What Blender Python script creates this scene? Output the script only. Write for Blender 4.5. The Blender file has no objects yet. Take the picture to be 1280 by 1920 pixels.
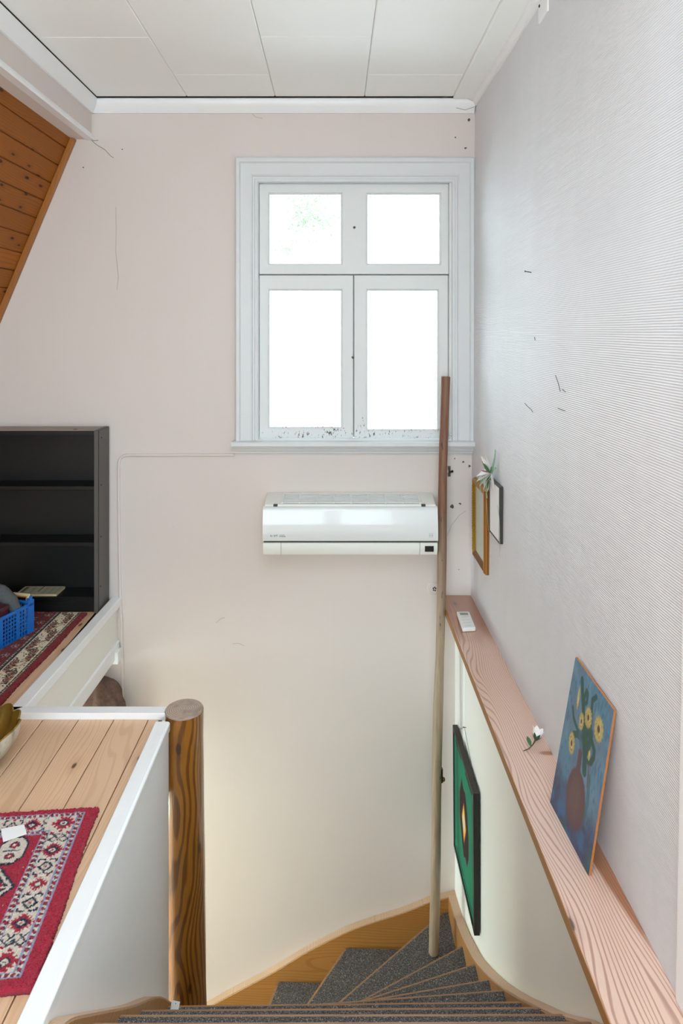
import bpy, bmesh, math, random
import numpy as np
from mathutils import Vector, Matrix

random.seed(7)
rng = np.random.default_rng(7)
scene = bpy.context.scene
col = scene.collection

# ------------------------------------------------------------------ camera
CAM_Z = 1.275
cam_d = bpy.data.cameras.new('camera')
cam = bpy.data.objects.new('camera', cam_d)
col.objects.link(cam)
cam.location = (0, 0, CAM_Z)
cam.rotation_euler = (math.radians(90), 0, 0)
cam_d.sensor_fit = 'HORIZONTAL'
cam_d.sensor_width = 24
cam_d.lens = 24
cam_d.shift_x = 12 / 1280
cam_d.shift_y = -338 / 1280
cam_d.clip_start = 0.03
cam_d.clip_end = 200
scene.camera = cam

# ------------------------------------------------------------------ sky and exposure
SKY = 5.4
w = bpy.data.worlds.new('overcast_sky')
scene.world = w
w.use_nodes = True
bg = w.node_tree.nodes['Background']
bg.inputs[0].default_value = (0.755, 0.925, 1.0, 1)
bg.inputs[1].default_value = SKY

vs = scene.view_settings
vs.view_transform = 'Standard'
vs.look = 'None'
vs.gamma = 1
vs.use_curve_mapping = False
vs.exposure = 0.38
try:
    scene.cycles.max_bounces = 9
    scene.cycles.diffuse_bounces = 7
    scene.cycles.transparent_max_bounces = 12
    scene.cycles.sample_clamp_indirect = 12
    scene.cycles.use_adaptive_sampling = True
    scene.cycles.adaptive_threshold = 0.12
except Exception:
    pass


def portal(name, loc, rot, sx, sz):
    l = bpy.data.lights.new(name, 'AREA')
    l.shape = 'RECTANGLE'
    l.size = sx
    l.size_y = sz
    l.cycles.is_portal = True
    o = bpy.data.objects.new(name, l)
    col.objects.link(o)
    o.location = loc
    o.rotation_euler = rot
    return o


HALF = math.pi / 2
portal('daylight_portal_stair_window', (0.094, 3.33, 1.37), (-HALF, 0, 0), 0.94, 1.25)
portal('daylight_portal_added_roof_opening', (-0.07, -0.05, 2.56), (0, 0, 0), 1.25, 1.80)  # unseen roof window added to bring fill light into the stairwell
portal('daylight_portal_added_lower_opening', (-4.26, 1.4, -1.35), (0, -HALF, 0), 1.7, 3.2)  # unseen lower-storey window added as soft fill for the stair walls
portal('daylight_portal_rear_window', (-0.84, -1.22, 1.225), (HALF, 0, 0), 1.44, 1.95)
portal('daylight_portal_rear_window_narrow', (0.34, -1.22, 1.225), (HALF, 0, 0), 0.56, 1.95)


# ------------------------------------------------------------------ materials
def lin(c):
    def f(v):
        v /= 255.0
        return v / 12.92 if v <= 0.04045 else ((v + 0.055) / 1.055) ** 2.4
    return (f(c[0]), f(c[1]), f(c[2]), 1.0)


class NT:
    def __init__(self, name):
        self.m = bpy.data.materials.new(name)
        self.m.use_nodes = True
        self.t = self.m.node_tree
        self.b = self.t.nodes['Principled BSDF']

    def n(self, typ, ins=None, **kw):
        nd = self.t.nodes.new(typ)
        for k, v in kw.items():
            setattr(nd, k, v)
        for k, v in (ins or {}).items():
            self.set(nd.inputs[k], v)
        return nd

    def set(self, sock, v):
        if isinstance(v, bpy.types.NodeSocket):
            self.t.links.new(v, sock)
        else:
            sock.default_value = v

    def math(self, op, a, b=0.0, c=0.0):
        nd = self.n('ShaderNodeMath', operation=op)
        self.set(nd.inputs[0], a)
        self.set(nd.inputs[1], b)
        self.set(nd.inputs[2], c)
        return nd.outputs[0]

    def mix(self, fac, a, b):
        nd = self.n('ShaderNodeMix', data_type='RGBA')
        self.set(nd.inputs[0], fac)
        self.set(nd.inputs[6], a)
        self.set(nd.inputs[7], b)
        return nd.outputs[2]

    def ramp(self, fac, stops):
        nd = self.n('ShaderNodeValToRGB')
        el = nd.color_ramp.elements
        while len(el) < len(stops):
            el.new(0.5)
        for e, (p, c) in zip(el, stops):
            e.position = p
            e.color = c
        self.set(nd.inputs[0], fac)
        return nd.outputs[0]

    def smooth(self, v, a, b):
        nd = self.n('ShaderNodeMapRange', interpolation_type='SMOOTHSTEP')
        self.set(nd.inputs[0], v)
        nd.inputs[1].default_value = a
        nd.inputs[2].default_value = b
        return nd.outputs[0]

    def coord(self, kind='Object'):
        return self.n('ShaderNodeTexCoord').outputs[kind]

    def pos(self):
        return self.n('ShaderNodeNewGeometry').outputs['Position']

    def mapped(self, v, scale=(1, 1, 1), loc=(0, 0, 0)):
        nd = self.n('ShaderNodeMapping')
        self.set(nd.inputs[0], v)
        nd.inputs[1].default_value = loc
        nd.inputs[3].default_value = scale
        return nd.outputs[0]

    def noise(self, v, scale, detail=3.0, rough=0.5):
        nd = self.n('ShaderNodeTexNoise')
        self.set(nd.inputs['Vector'], v)
        nd.inputs['Scale'].default_value = scale
        nd.inputs['Detail'].default_value = detail
        nd.inputs['Roughness'].default_value = rough
        return nd.outputs[0]

    def bump(self, h, strength, dist=0.002):
        nd = self.n('ShaderNodeBump')
        nd.inputs['Strength'].default_value = strength
        nd.inputs['Distance'].default_value = dist
        self.set(nd.inputs['Height'], h)
        self.set(self.b.inputs['Normal'], nd.outputs[0])

    def base(self, c, rough=0.5, metal=0.0, spec=0.5, coat=0.0, coat_rough=0.1):
        self.set(self.b.inputs['Base Color'], c)
        self.set(self.b.inputs['Roughness'], rough)
        self.b.inputs['Metallic'].default_value = metal
        self.b.inputs['Specular IOR Level'].default_value = spec
        self.b.inputs['Coat Weight'].default_value = coat
        self.b.inputs['Coat Roughness'].default_value = coat_rough


def plain(name, c, rough=0.5, metal=0.0, var=0.06, scale=30.0, bump=0.05, spec=0.5, coat=0.0, coat_rough=0.1):
    t = NT(name)
    p = t.coord()
    nz = t.noise(p, scale, 4)
    a = lin(c)
    lo = tuple(x * (1 - var) for x in a[:3]) + (1,)
    hi = tuple(min(1, x * (1 + var)) for x in a[:3]) + (1,)
    t.base(t.mix(nz, lo, hi), rough, metal, spec, coat, coat_rough)
    if bump:
        t.bump(nz, bump, 0.001)
    return t.m


def wall_paint(name, c, rough=0.55, streak=0.03, dirt=0.0):
    """painted old plaster / wallpaper: brushed up-and-down streaks, fine grain, small specks of dirt"""
    t = NT(name)
    p = t.pos()
    st = t.noise(t.mapped(p, (60, 60, 2.5)), 1.0, 3)
    cl = t.noise(p, 1.7, 3)
    gr = t.noise(p, 260, 2)
    a = lin(c)
    lo = tuple(x * (1 - streak) for x in a[:3]) + (1,)
    hi = tuple(min(1, x * (1 + streak)) for x in a[:3]) + (1,)
    cc = t.mix(t.math('ADD', t.math('MULTIPLY', st, 0.5), t.math('MULTIPLY', cl, 0.5)), lo, hi)
    sp = t.smooth(t.noise(p, 45, 2, 0.6), 0.73, 0.80)
    cc = t.mix(t.math('MULTIPLY', sp, 0.12 + dirt), cc, lin((120, 104, 90)))
    t.base(cc, rough, 0, 0.35)
    t.bump(t.math('ADD', t.math('MULTIPLY', st, 0.6), t.math('MULTIPLY', gr, 0.5)), 0.18, 0.0012)
    return t.m


def ribbed_paper(name, c):
    """wallpaper of fine level ribs, 5 mm apart, under satin paint"""
    t = NT(name)
    p = t.pos()
    sep = t.n('ShaderNodeSeparateXYZ', {0: p})
    wob = t.noise(t.mapped(p, (3, 3, 14)), 1.0, 2)
    ph = t.math('ADD', t.math('MULTIPLY', sep.outputs[2], 2 * math.pi / 0.0056), t.math('MULTIPLY', wob, 5.0))
    rib = t.math('SINE', ph)
    amt = t.noise(t.mapped(p, (1, 26, 1.4)), 1.0, 3)
    gr = t.noise(p, 190, 3)
    cl = t.noise(t.mapped(p, (1, 9, 1.2)), 1.0, 3)
    a = lin(c)
    cc = t.mix(cl, tuple(x * 0.95 for x in a[:3]) + (1,), tuple(min(1, x * 1.03) for x in a[:3]) + (1,))
    valley = t.smooth(rib, 0.1, -0.9)
    cc = t.mix(t.math('MULTIPLY', valley, 0.2), cc, lin((150, 146, 146)))
    t.base(cc, 0.58, 0, 0.4)
    h = t.math('ADD', t.math('MULTIPLY', rib, t.math('ADD', amt, 0.25)), t.math('MULTIPLY', gr, 0.7))
    t.bump(h, 0.5, 0.0012)
    return t.m


def wood(name, light, dark, axis='Y', ring=0.009, wander=0.35, rough=0.4, knots=0.0, knot_c=(70, 40, 20), line=0.55,
         coat=0.0, coat_rough=0.12, coat_ior=1.5, var=0.25, bump=0.10, sharp=(0.35, 0.95), stretch=0.16, rand=7.0, dist=0.004):
    """long grain along one axis: growth-ring lines cut by a wandering plane, fibres, knots"""
    t = NT(name)
    p = t.coord()
    info = t.n('ShaderNodeObjectInfo').outputs['Random']
    off = t.n('ShaderNodeVectorMath', operation='ADD')
    t.set(off.inputs[0], p)
    cmb = t.n('ShaderNodeCombineXYZ')
    r = t.math('MULTIPLY', info, rand)
    for i in range(3):
        t.set(cmb.inputs[i], r)
    t.set(off.inputs[1], cmb.outputs[0])
    q = off.outputs[0]
    ai = 'XYZ'.index(axis)
    sc = [1.0, 1.0, 1.0]
    sc[ai] = stretch
    qs = t.mapped(q, tuple(sc))
    n1 = t.noise(qs, 5.0, 2, 0.45)
    n2 = t.noise(qs, 22.0, 3)
    sep = t.n('ShaderNodeSeparateXYZ', {0: q})
    others = [i for i in range(3) if i != ai]
    u = t.math('MULTIPLY', sep.outputs[others[0]], 0.8)
    v = t.math('MULTIPLY', sep.outputs[others[1]], 0.8)
    f = t.math('ADD', t.math('ADD', u, v), t.math('ADD', t.math('MULTIPLY', n1, wander), t.math('MULTIPLY', n2, ring * 1.0)))
    s = t.math('SINE', t.math('MULTIPLY', f, 2 * math.pi / ring))
    lines = t.smooth(s, sharp[0], sharp[1])
    sc2 = [1.0, 1.0, 1.0]
    sc2[ai] = 0.03
    fib = t.noise(t.mapped(q, tuple(sc2)), 320, 3)
    cl = t.noise(qs, 3.0, 2)
    L, D = lin(light), lin(dark)
    Lv = tuple(x * (1 - var) for x in L[:3]) + (1,)
    c = t.mix(t.math('MULTIPLY', t.math('ADD', t.math('MULTIPLY', fib, 0.6), t.math('MULTIPLY', info, 0.6)), 0.9), L, Lv)
    c = t.mix(t.smooth(cl, 0.35, 0.7), c, Lv)
    c = t.mix(t.math('MULTIPLY', lines, line), c, D)
    if knots > 0:
        acr = t.math('ADD', sep.outputs[others[0]], sep.outputs[others[1]])
        kv = t.n('ShaderNodeCombineXYZ', {0: t.math('MULTIPLY', acr, knots), 1: t.math('MULTIPLY', sep.outputs[ai], knots * 0.45)})
        vo = t.n('ShaderNodeTexVoronoi', {'Vector': kv.outputs[0], 'Scale': 1.0, 'Randomness': 1.0}, voronoi_dimensions='2D')
        kd = t.math('ADD', vo.outputs['Distance'], t.math('MULTIPLY', t.math('SUBTRACT', n2, 0.5), 0.012 * knots))
        kn = t.smooth(kd, 0.0095 * knots, 0.005 * knots)
        halo = t.smooth(kd, 0.03 * knots, 0.007 * knots)
        c = t.mix(t.math('MULTIPLY', halo, 0.28), c, D)
        c = t.mix(t.math('MULTIPLY', kn, 0.85), c, lin(knot_c))
    t.base(c, rough, 0, 0.5, coat, coat_rough)
    t.b.inputs['Coat IOR'].default_value = coat_ior
    t.bump(t.math('ADD', fib, t.math('MULTIPLY', lines, -0.5)), bump, dist)
    return t.m


def attr_mat(name, rough=0.9, grain=300.0, bump=0.3, dist=0.002, sheen=0.0, var=0.12):
    t = NT(name)
    a = t.n('ShaderNodeAttribute', attribute_name='tint').outputs['Color']
    nz = t.noise(t.coord(), grain, 3)
    hs = t.n('ShaderNodeHueSaturation')
    t.set(hs.inputs['Color'], a)
    t.set(hs.inputs['Value'], t.math('ADD', t.math('MULTIPLY', nz, 2 * var), 1 - var))
    t.base(hs.outputs[0], rough, 0, 0.3)
    t.b.inputs['Sheen Weight'].default_value = sheen
    t.bump(nz, bump, dist)
    return t.m


M = {}
M['wall'] = wall_paint('wall_paint_pinkish_white', (220, 209, 203), 0.6, 0.02)
M['wall_lower'] = wall_paint('stair_wall_paint_cream', (247, 250, 246), 0.5, 0.015)
M['paper'] = ribbed_paper('ribbed_wallpaper', (231, 232, 236))
M['white'] = plain('white_gloss_paint', (242, 243, 244), 0.32, var=0.03, scale=14, bump=0.06)
M['casing'] = plain('window_casing_paint', (216, 217, 218), 0.38, var=0.03, scale=14, bump=0.06)
M['panel'] = plain('ceiling_board_paint', (249, 251, 249), 0.5, var=0.012, scale=6, bump=0.02)
M['ceil_gap'] = plain('pale_seam', (206, 206, 200), 0.9)
M['dark_gap'] = plain('dark_gap', (58, 52, 46), 0.9)
M['fascia'] = plain('fascia_board_cream', (240, 238, 231), 0.45, var=0.02, scale=20, bump=0.04)
M['half'] = wall_paint('half_wall_board', (247, 248, 248), 0.5, 0.012)
M['floor'] = wood('floor_pine', (234, 194, 158), (178, 126, 86), 'Y', 0.011, 0.30, 0.38, 4.4, (86, 50, 28), 0.24, var=0.14, coat=0.25, coat_rough=0.3)
M['slope'] = wood('stained_pine_board', (168, 98, 30), (104, 54, 12), 'Y', 0.012, 0.25, 0.6, 9.5, (40, 20, 10), 0.30, var=0.22)
M['slope'].node_tree.nodes['Principled BSDF'].inputs['Specular IOR Level'].default_value = 0.25
M['slope_back'] = plain('dark_board_gap', (60, 36, 16), 0.8)
M['batten'] = wood('pine_batten', (184, 116, 48), (140, 84, 34), 'Z', 0.010, 0.2, 0.45, 0, line=0.3)
M['ledge'] = wood('varnished_pine_ledge', (240, 200, 178), (158, 98, 80), 'Y', 0.0070, 0.27, 0.45, 3.4, (70, 34, 20), 0.66,
                  coat=1.0, coat_rough=0.30, coat_ior=2.0, var=0.14, stretch=0.16, sharp=(0.25, 1.0), bump=0.12, dist=0.002)
M['post'] = wood('glossy_pine_log', (182, 116, 38), (86, 44, 10), 'Z', 0.016, 0.30, 0.35, 6.0, (60, 30, 10), 0.7, coat=0.9, coat_rough=0.12, var=0.35, stretch=0.22, bump=0.35, dist=0.006, sharp=(-0.3, 0.8))
M['stringer'] = wood('stair_stringer_pine', (196, 142, 84), (136, 86, 44), 'Y', 0.012, 0.25, 0.42, 4.0, (72, 40, 20), 0.34, var=0.2, coat=0.2)
M['stringer_x'] = wood('stair_stringer_pine_x', (194, 136, 70), (134, 82, 36), 'X', 0.012, 0.25, 0.42, 4.0, (72, 40, 20), 0.34, var=0.2, coat=0.2)
M['stringer_top'] = wood('stringer_worn_top', (222, 186, 154), (170, 124, 92), 'Y', 0.010, 0.2, 0.5, 0, line=0.3)
M['batten_y'] = wood('varnished_ledge_edge', (182, 124, 58), (130, 80, 32), 'Y', 0.010, 0.2, 0.5, 0, line=0.3)
M['tread'] = wood('stair_tread_pine', (172, 130, 96), (104, 66, 40), 'X', 0.012, 0.2, 0.5, 0, line=0.3)


def paint_ledge_sheen(m):
    # painted reflection: orange where painting, bud and corner end interrupt the pink wall sheen
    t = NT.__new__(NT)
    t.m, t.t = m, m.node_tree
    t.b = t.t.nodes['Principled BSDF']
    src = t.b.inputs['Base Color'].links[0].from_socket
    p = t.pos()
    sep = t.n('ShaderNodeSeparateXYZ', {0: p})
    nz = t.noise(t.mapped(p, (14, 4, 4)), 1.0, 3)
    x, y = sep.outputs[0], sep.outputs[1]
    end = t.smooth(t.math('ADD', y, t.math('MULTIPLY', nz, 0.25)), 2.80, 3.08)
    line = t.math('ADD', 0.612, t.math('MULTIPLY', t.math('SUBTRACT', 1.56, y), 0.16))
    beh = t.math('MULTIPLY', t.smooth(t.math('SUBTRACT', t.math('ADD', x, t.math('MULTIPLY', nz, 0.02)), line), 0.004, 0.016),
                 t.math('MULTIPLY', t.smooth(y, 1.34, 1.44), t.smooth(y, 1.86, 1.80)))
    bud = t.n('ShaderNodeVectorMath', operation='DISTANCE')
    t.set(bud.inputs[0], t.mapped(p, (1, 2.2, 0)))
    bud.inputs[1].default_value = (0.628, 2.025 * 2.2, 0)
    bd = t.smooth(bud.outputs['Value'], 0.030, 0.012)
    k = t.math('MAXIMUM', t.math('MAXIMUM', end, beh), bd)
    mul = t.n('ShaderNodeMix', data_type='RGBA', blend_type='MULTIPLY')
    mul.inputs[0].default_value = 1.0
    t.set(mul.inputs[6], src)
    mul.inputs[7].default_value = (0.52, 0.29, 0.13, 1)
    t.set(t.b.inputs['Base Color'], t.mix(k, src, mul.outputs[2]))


paint_ledge_sheen(M['ledge'])


def carpet_mat():
    t = NT('speckled_grey_carpet')
    p = t.pos()
    a = t.noise(p, 420, 2, 0.7)
    b = t.noise(p, 180, 3, 0.7)
    c = t.ramp(t.math('ADD', t.math('MULTIPLY', a, 0.6), t.math('MULTIPLY', b, 0.4)),
               [(0.36, lin((26, 24, 23))), (0.48, lin((70, 66, 65))), (0.57, lin((112, 107, 106))), (0.67, lin((206, 202, 200)))])
    t.base(c, 0.95, 0, 0.2)
    t.b.inputs['Sheen Weight'].default_value = 0.25
    t.bump(a, 0.7, 0.004)
    return t.m


M['carpet'] = carpet_mat()


def log_end():
    t = NT('sawn_log_end')
    p = t.coord()
    sep = t.n('ShaderNodeSeparateXYZ', {0: p})
    r = t.math('SQRT', t.math('ADD', t.math('MULTIPLY', sep.outputs[0], sep.outputs[0]), t.math('MULTIPLY', sep.outputs[1], sep.outputs[1])))
    nz = t.noise(p, 30, 3)
    s = t.math('SINE', t.math('MULTIPLY', t.math('ADD', r, t.math('MULTIPLY', nz, 0.006)), 900))
    c = t.mix(t.math('MULTIPLY', t.smooth(s, -0.2, 1.0), 0.45), lin((186, 166, 152)), lin((122, 98, 84)))
    c = t.mix(t.math('MULTIPLY', t.smooth(nz, 0.45, 0.75), 0.4), c, lin((110, 88, 76)))
    t.base(c, 0.7)
    t.bump(nz, 0.3, 0.002)
    return t.m


M['log_end'] = log_end()


def sash_paint():
    t = NT('old_sash_paint')
    p = t.pos()
    sep = t.n('ShaderNodeSeparateXYZ', {0: p})
    z = sep.outputs[2]
    nz = t.noise(t.mapped(p, (1, 1, 0.5)), 95, 5, 0.7)
    n2 = t.noise(p, 11, 3)
    # flaked patches on the weathered bottom ends and on the transom
    low = t.smooth(z, 1.02, 0.80)
    tr = t.smooth(t.math('ABSOLUTE', t.math('SUBTRACT', z, 1.572)), 0.035, 0.01)
    thr = t.math('SUBTRACT', 0.80, t.math('ADD', t.math('MULTIPLY', low, 0.225), t.math('MULTIPLY', tr, 0.10)))
    fl = t.smooth(t.math('SUBTRACT', t.math('ADD', t.math('MULTIPLY', nz, 0.75), t.math('MULTIPLY', n2, 0.25)), thr), -0.02, 0.03)
    c = t.mix(fl, lin((222, 223, 222)), lin((96, 92, 88)))
    t.base(c, 0.42, 0, 0.4)
    t.bump(t.math('SUBTRACT', nz, fl), 0.25, 0.002)
    return t.m


M['sash'] = sash_paint()


def glass_mat():
    t = NT('window_glass')
    tr = t.n('ShaderNodeBsdfTransparent')
    gl = t.n('ShaderNodeBsdfGlossy')
    gl.inputs['Roughness'].default_value = 0.02
    fr = t.n('ShaderNodeFresnel')
    fr.inputs[0].default_value = 1.35
    mx = t.n('ShaderNodeMixShader', {0: fr.outputs[0], 1: tr.outputs[0], 2: gl.outputs[0]})
    out = t.t.nodes['Material Output']
    t.t.links.new(mx.outputs[0], out.inputs[0])
    return t.m


M['glass'] = glass_mat()


def pole_mat():
    t = NT('brown_tan_round_pole')
    p = t.coord()
    sep = t.n('ShaderNodeSeparateXYZ', {0: p})
    fib = t.noise(t.mapped(p, (60, 60, 1.6)), 2.0, 4)
    bl = t.noise(t.mapped(p, (8, 8, 1.0)), 1.5, 3)
    f = t.smooth(t.math('ADD', sep.outputs[2], t.math('MULTIPLY', t.math('SUBTRACT', bl, 0.5), 0.9)), 1.35, 1.95)  # browner and darker towards the upper end
    lo = t.mix(fib, lin((122, 102, 84)), lin((186, 166, 138)))
    hi = t.mix(fib, lin((92, 60, 46)), lin((156, 112, 88)))
    c = t.mix(f, lo, hi)
    sp = t.smooth(t.noise(t.mapped(p, (30, 30, 9)), 1.5, 3), 0.66, 0.72)
    c = t.mix(t.math('MULTIPLY', sp, 0.7), c, lin((58, 46, 36)))
    t.base(c, 0.55)
    t.bump(fib, 0.3, 0.002)
    return t.m


M['pole'] = pole_mat()
M['black_wood'] = plain('black_stained_board', (14, 15, 15), 0.42, var=0.25, scale=18, bump=0.05)
M['black_edge'] = plain('worn_black_edge', (88, 84, 80), 0.55, var=0.12, scale=40, bump=0.05)
M['dusty_top'] = plain('dusty_black_board', (150, 142, 134), 0.7, var=0.15, scale=30)
M['blue_plastic'] = plain('blue_plastic', (22, 104, 190), 0.38, var=0.05, scale=20, bump=0.02)
M['maroon'] = plain('maroon_card', (74, 24, 34), 0.45, var=0.1)
M['grey_cloth'] = plain('grey_wool', (84, 88, 90), 0.95, var=0.3, scale=160, bump=0.4)
M['pale_wood'] = plain('pale_frame_wood', (214, 194, 152), 0.5)
M['brown_cloth'] = plain('brown_fleece', (108, 84, 74), 0.97, var=0.65, scale=70, bump=0.8)
M['ac'] = plain('air_conditioner_white', (229, 231, 230), 0.22, var=0.01, scale=4, bump=0.0, coat=0.6, coat_rough=0.04)
M['ac_matt'] = plain('air_conditioner_cream', (240, 241, 234), 0.4, var=0.015, scale=8, bump=0.0)
M['ac_grey'] = plain('air_conditioner_grey', (150, 150, 146), 0.5)
M['ac_dark'] = plain('air_conditioner_seam', (70, 70, 68), 0.6)
M['black'] = plain('black_plastic', (16, 16, 17), 0.25, bump=0)
M['ink'] = plain('dark_grey_ink', (52, 54, 56), 0.5, bump=0)
M['ink_soft'] = plain('soft_grey_ink', (150, 152, 152), 0.5, bump=0)
M['remote'] = plain('remote_white_plastic', (238, 238, 236), 0.35, var=0.01, bump=0)
M['lcd'] = plain('remote_grey_screen', (140, 146, 132), 0.25, bump=0)
M['button'] = plain('remote_button_grey', (206, 210, 210), 0.5, bump=0)
M['gold'] = plain('antique_gold', (176, 132, 44), 0.38, metal=0.55, var=0.3, scale=120, bump=0.4)
M['gold_dark'] = plain('brown_gilt_moulding', (136, 84, 36), 0.35, metal=0.3, var=0.25, scale=80, bump=0.2)
M['gold_bright'] = plain('bright_gilt_line', (214, 150, 62), 0.3, metal=0.5, var=0.15, scale=80, bump=0.1)
M['print_pale'] = plain('pale_print', (206, 212, 200), 0.3, var=0.1, scale=24, bump=0)
M['paper_white'] = plain('white_paper', (240, 240, 240), 0.6, var=0.01, bump=0)
M['frame_black'] = plain('dark_frame_strip', (52, 50, 48), 0.4)
M['dark_frame'] = plain('black_brown_frame', (22, 19, 18), 0.35, var=0.2)
M['dark_frame_top'] = plain('worn_dark_frame', (58, 52, 44), 0.6, var=0.3, scale=60)
M['canvas'] = attr_mat('oil_paint_on_board', 0.42, 500, 0.35, 0.001, var=0.14)
M['poster'] = attr_mat('flat_paint', 0.6, 300, 0.05, 0.001, var=0.04)
M['rug'] = attr_mat('rug_pile', 0.97, 700, 0.9, 0.004, 0.15, var=0.22)
M['board_edge'] = plain('raw_board_edge', (176, 108, 52), 0.6, var=0.2)
M['metal'] = plain('dull_steel', (110, 106, 100), 0.4, metal=0.8, var=0.2)
M['dark_metal'] = plain('dark_iron', (50, 44, 40), 0.5, metal=0.6, var=0.2)
M['petal'] = plain('white_petal', (242, 240, 238), 0.6, var=0.03, bump=0.02)
M['petal_red'] = plain('wine_red_petal', (130, 30, 62), 0.6)
M['leaf'] = plain('green_leaf', (66, 108, 62), 0.55, var=0.25, scale=60)
M['leaf_pale'] = plain('pale_fern_green', (150, 182, 150), 0.6, var=0.15)
M['leaf_dark'] = plain('dark_green_sepal', (40, 74, 42), 0.5, var=0.2)
M['stem'] = plain('thin_brown_stem', (84, 64, 48), 0.6)


def vase_mat():
    t = NT('weathered_silver_gold_shell')
    p = t.coord()
    sep = t.n('ShaderNodeSeparateXYZ', {0: p})
    nz = t.noise(p, 60, 4)
    f = t.smooth(t.math('ADD', sep.outputs[2], t.math('MULTIPLY', nz, 0.06)), 0.03, 0.13)
    c = t.mix(f, lin((116, 92, 44)), lin((196, 192, 178)))
    c = t.mix(t.math('MULTIPLY', t.smooth(nz, 0.5, 0.7), 0.4), c, lin((120, 106, 76)))
    t.base(c, 0.42, 0.25)
    t.bump(nz, 0.2, 0.002)
    return t.m


M['vase'] = vase_mat()
M['vase_in'] = plain('dull_gold_inside', (128, 98, 34), 0.45, metal=0.4, var=0.25)
M['tree_leaf'] = plain('tree_leaves', (112, 126, 98), 0.7, var=0.3, scale=3)
M['bark'] = plain('pale_bark', (206, 204, 198), 0.8)
M['ground'] = plain('pale_gravel', (236, 236, 234), 0.9)
M['lamp_shade'] = plain('cream_lamp_shade', (240, 230, 205), 0.6)
M['mark'] = plain('dark_scuff', (92, 82, 76), 0.8)
M['web'] = plain('dusty_cobweb', (150, 138, 124), 0.9)


# ------------------------------------------------------------------ mesh helpers
ORIGIN = {}


def tag(o, label=None, cat=None, group=None, kind=None):
    if label:
        o['label'] = label
    if cat:
        o['category'] = cat
    if group:
        o['group'] = group
    if kind:
        o['kind'] = kind
    return o


def thing(name, loc, label=None, cat=None, group=None, kind=None):
    o = bpy.data.objects.new(name, None)
    o.empty_display_size = 0.05
    col.objects.link(o)
    o.location = loc
    ORIGIN[o] = Vector(loc)
    return tag(o, label, cat, group, kind)


class MB:
    """collects one piece; all coordinates are world coordinates in metres"""

    def __init__(self):
        self.v, self.f = [], []

    def add(self, vs_, fs):
        b = len(self.v)
        self.v += [tuple(map(float, x)) for x in vs_]
        self.f += [tuple(b + i for i in q) for q in fs]
        return self

    def box(self, x0, x1, y0, y1, z0, z1):
        vs_ = [(x, y, z) for z in (z0, z1) for y in (y0, y1) for x in (x0, x1)]
        return self.add(vs_, [(0, 2, 3, 1), (4, 5, 7, 6), (0, 1, 5, 4), (2, 6, 7, 3), (0, 4, 6, 2), (1, 3, 7, 5)])

    def obox(self, c, ax, ay, az, hx, hy, hz):
        c, ax, ay, az = Vector(c), Vector(ax), Vector(ay), Vector(az)
        vs_ = [c + ax * (sx * hx) + ay * (sy * hy) + az * (sz * hz) for sz in (-1, 1) for sy in (-1, 1) for sx in (-1, 1)]
        return self.add(vs_, [(0, 2, 3, 1), (4, 5, 7, 6), (0, 1, 5, 4), (2, 6, 7, 3), (0, 4, 6, 2), (1, 3, 7, 5)])

    def prism(self, pts, d):
        """polygon of 3D points swept by vector d"""
        n = len(pts)
        d = Vector(d)
        p = [Vector(q) for q in pts]
        self.add(p + [q + d for q in p], [tuple(range(n))[::-1], tuple(range(n, 2 * n))] +
                 [(i, (i + 1) % n, n + (i + 1) % n, n + i) for i in range(n)])
        return self

    def loft(self, rings, closed=True, cap=True):
        n = len(rings[0])
        b = len(self.v)
        for r in rings:
            self.v += [tuple(map(float, q)) for q in r]
        m = n if closed else n - 1
        for k in range(len(rings) - 1):
            for i in range(m):
                j = (i + 1) % n
                self.f.append((b + k * n + i, b + k * n + j, b + (k + 1) * n + j, b + (k + 1) * n + i))
        if cap:
            self.f.append(tuple(b + i for i in range(n))[::-1])
            self.f.append(tuple(b + (len(rings) - 1) * n + i for i in range(n)))
        return self

    def tube(self, pts, r, n=8, cap=True):
        pts = [Vector(p) for p in pts]
        rs = r if isinstance(r, (list, tuple)) else [r] * len(pts)
        t0 = (pts[1] - pts[0]).normalized()
        up = Vector((0, 0, 1)) if abs(t0.z) < 0.9 else Vector((1, 0, 0))
        side = t0.cross(up).normalized()
        rings = []
        for i, p in enumerate(pts):
            a = pts[max(i - 1, 0)]
            c = pts[min(i + 1, len(pts) - 1)]
            t = (c - a).normalized()
            side = (side - t * side.dot(t)).normalized()
            o = t.cross(side)
            rings.append([p + (side * math.cos(2 * math.pi * k / n) + o * math.sin(2 * math.pi * k / n)) * rs[i] for k in range(n)])
        return self.loft(rings, True, cap)

    def build(self, name, mat, parent=None, origin=None, bevel=0.0, seg=2, smooth=False, angle=35):
        if origin is None:
            a = np.array(self.v)
            origin = ((a[:, 0].min() + a[:, 0].max()) / 2, (a[:, 1].min() + a[:, 1].max()) / 2, a[:, 2].min())
        origin = Vector(origin)
        me = bpy.data.meshes.new(name)
        me.from_pydata([Vector(q) - origin for q in self.v], [], self.f)
        bm = bmesh.new()
        bm.from_mesh(me)
        bmesh.ops.recalc_face_normals(bm, faces=bm.faces)
        if bevel:
            es = [e for e in bm.edges if len(e.link_faces) == 2 and e.calc_face_angle(0) > math.radians(30)]
            bmesh.ops.bevel(bm, geom=es, offset=bevel, segments=seg, affect='EDGES', profile=0.6, clamp_overlap=True)
        bm.to_mesh(me)
        bm.free()
        if smooth:
            me.polygons.foreach_set('use_smooth', [True] * len(me.polygons))
            me.set_sharp_from_angle(angle=math.radians(angle))
        me.materials.append(M[mat] if isinstance(mat, str) else mat)
        return link(name, me, parent, origin)


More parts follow.
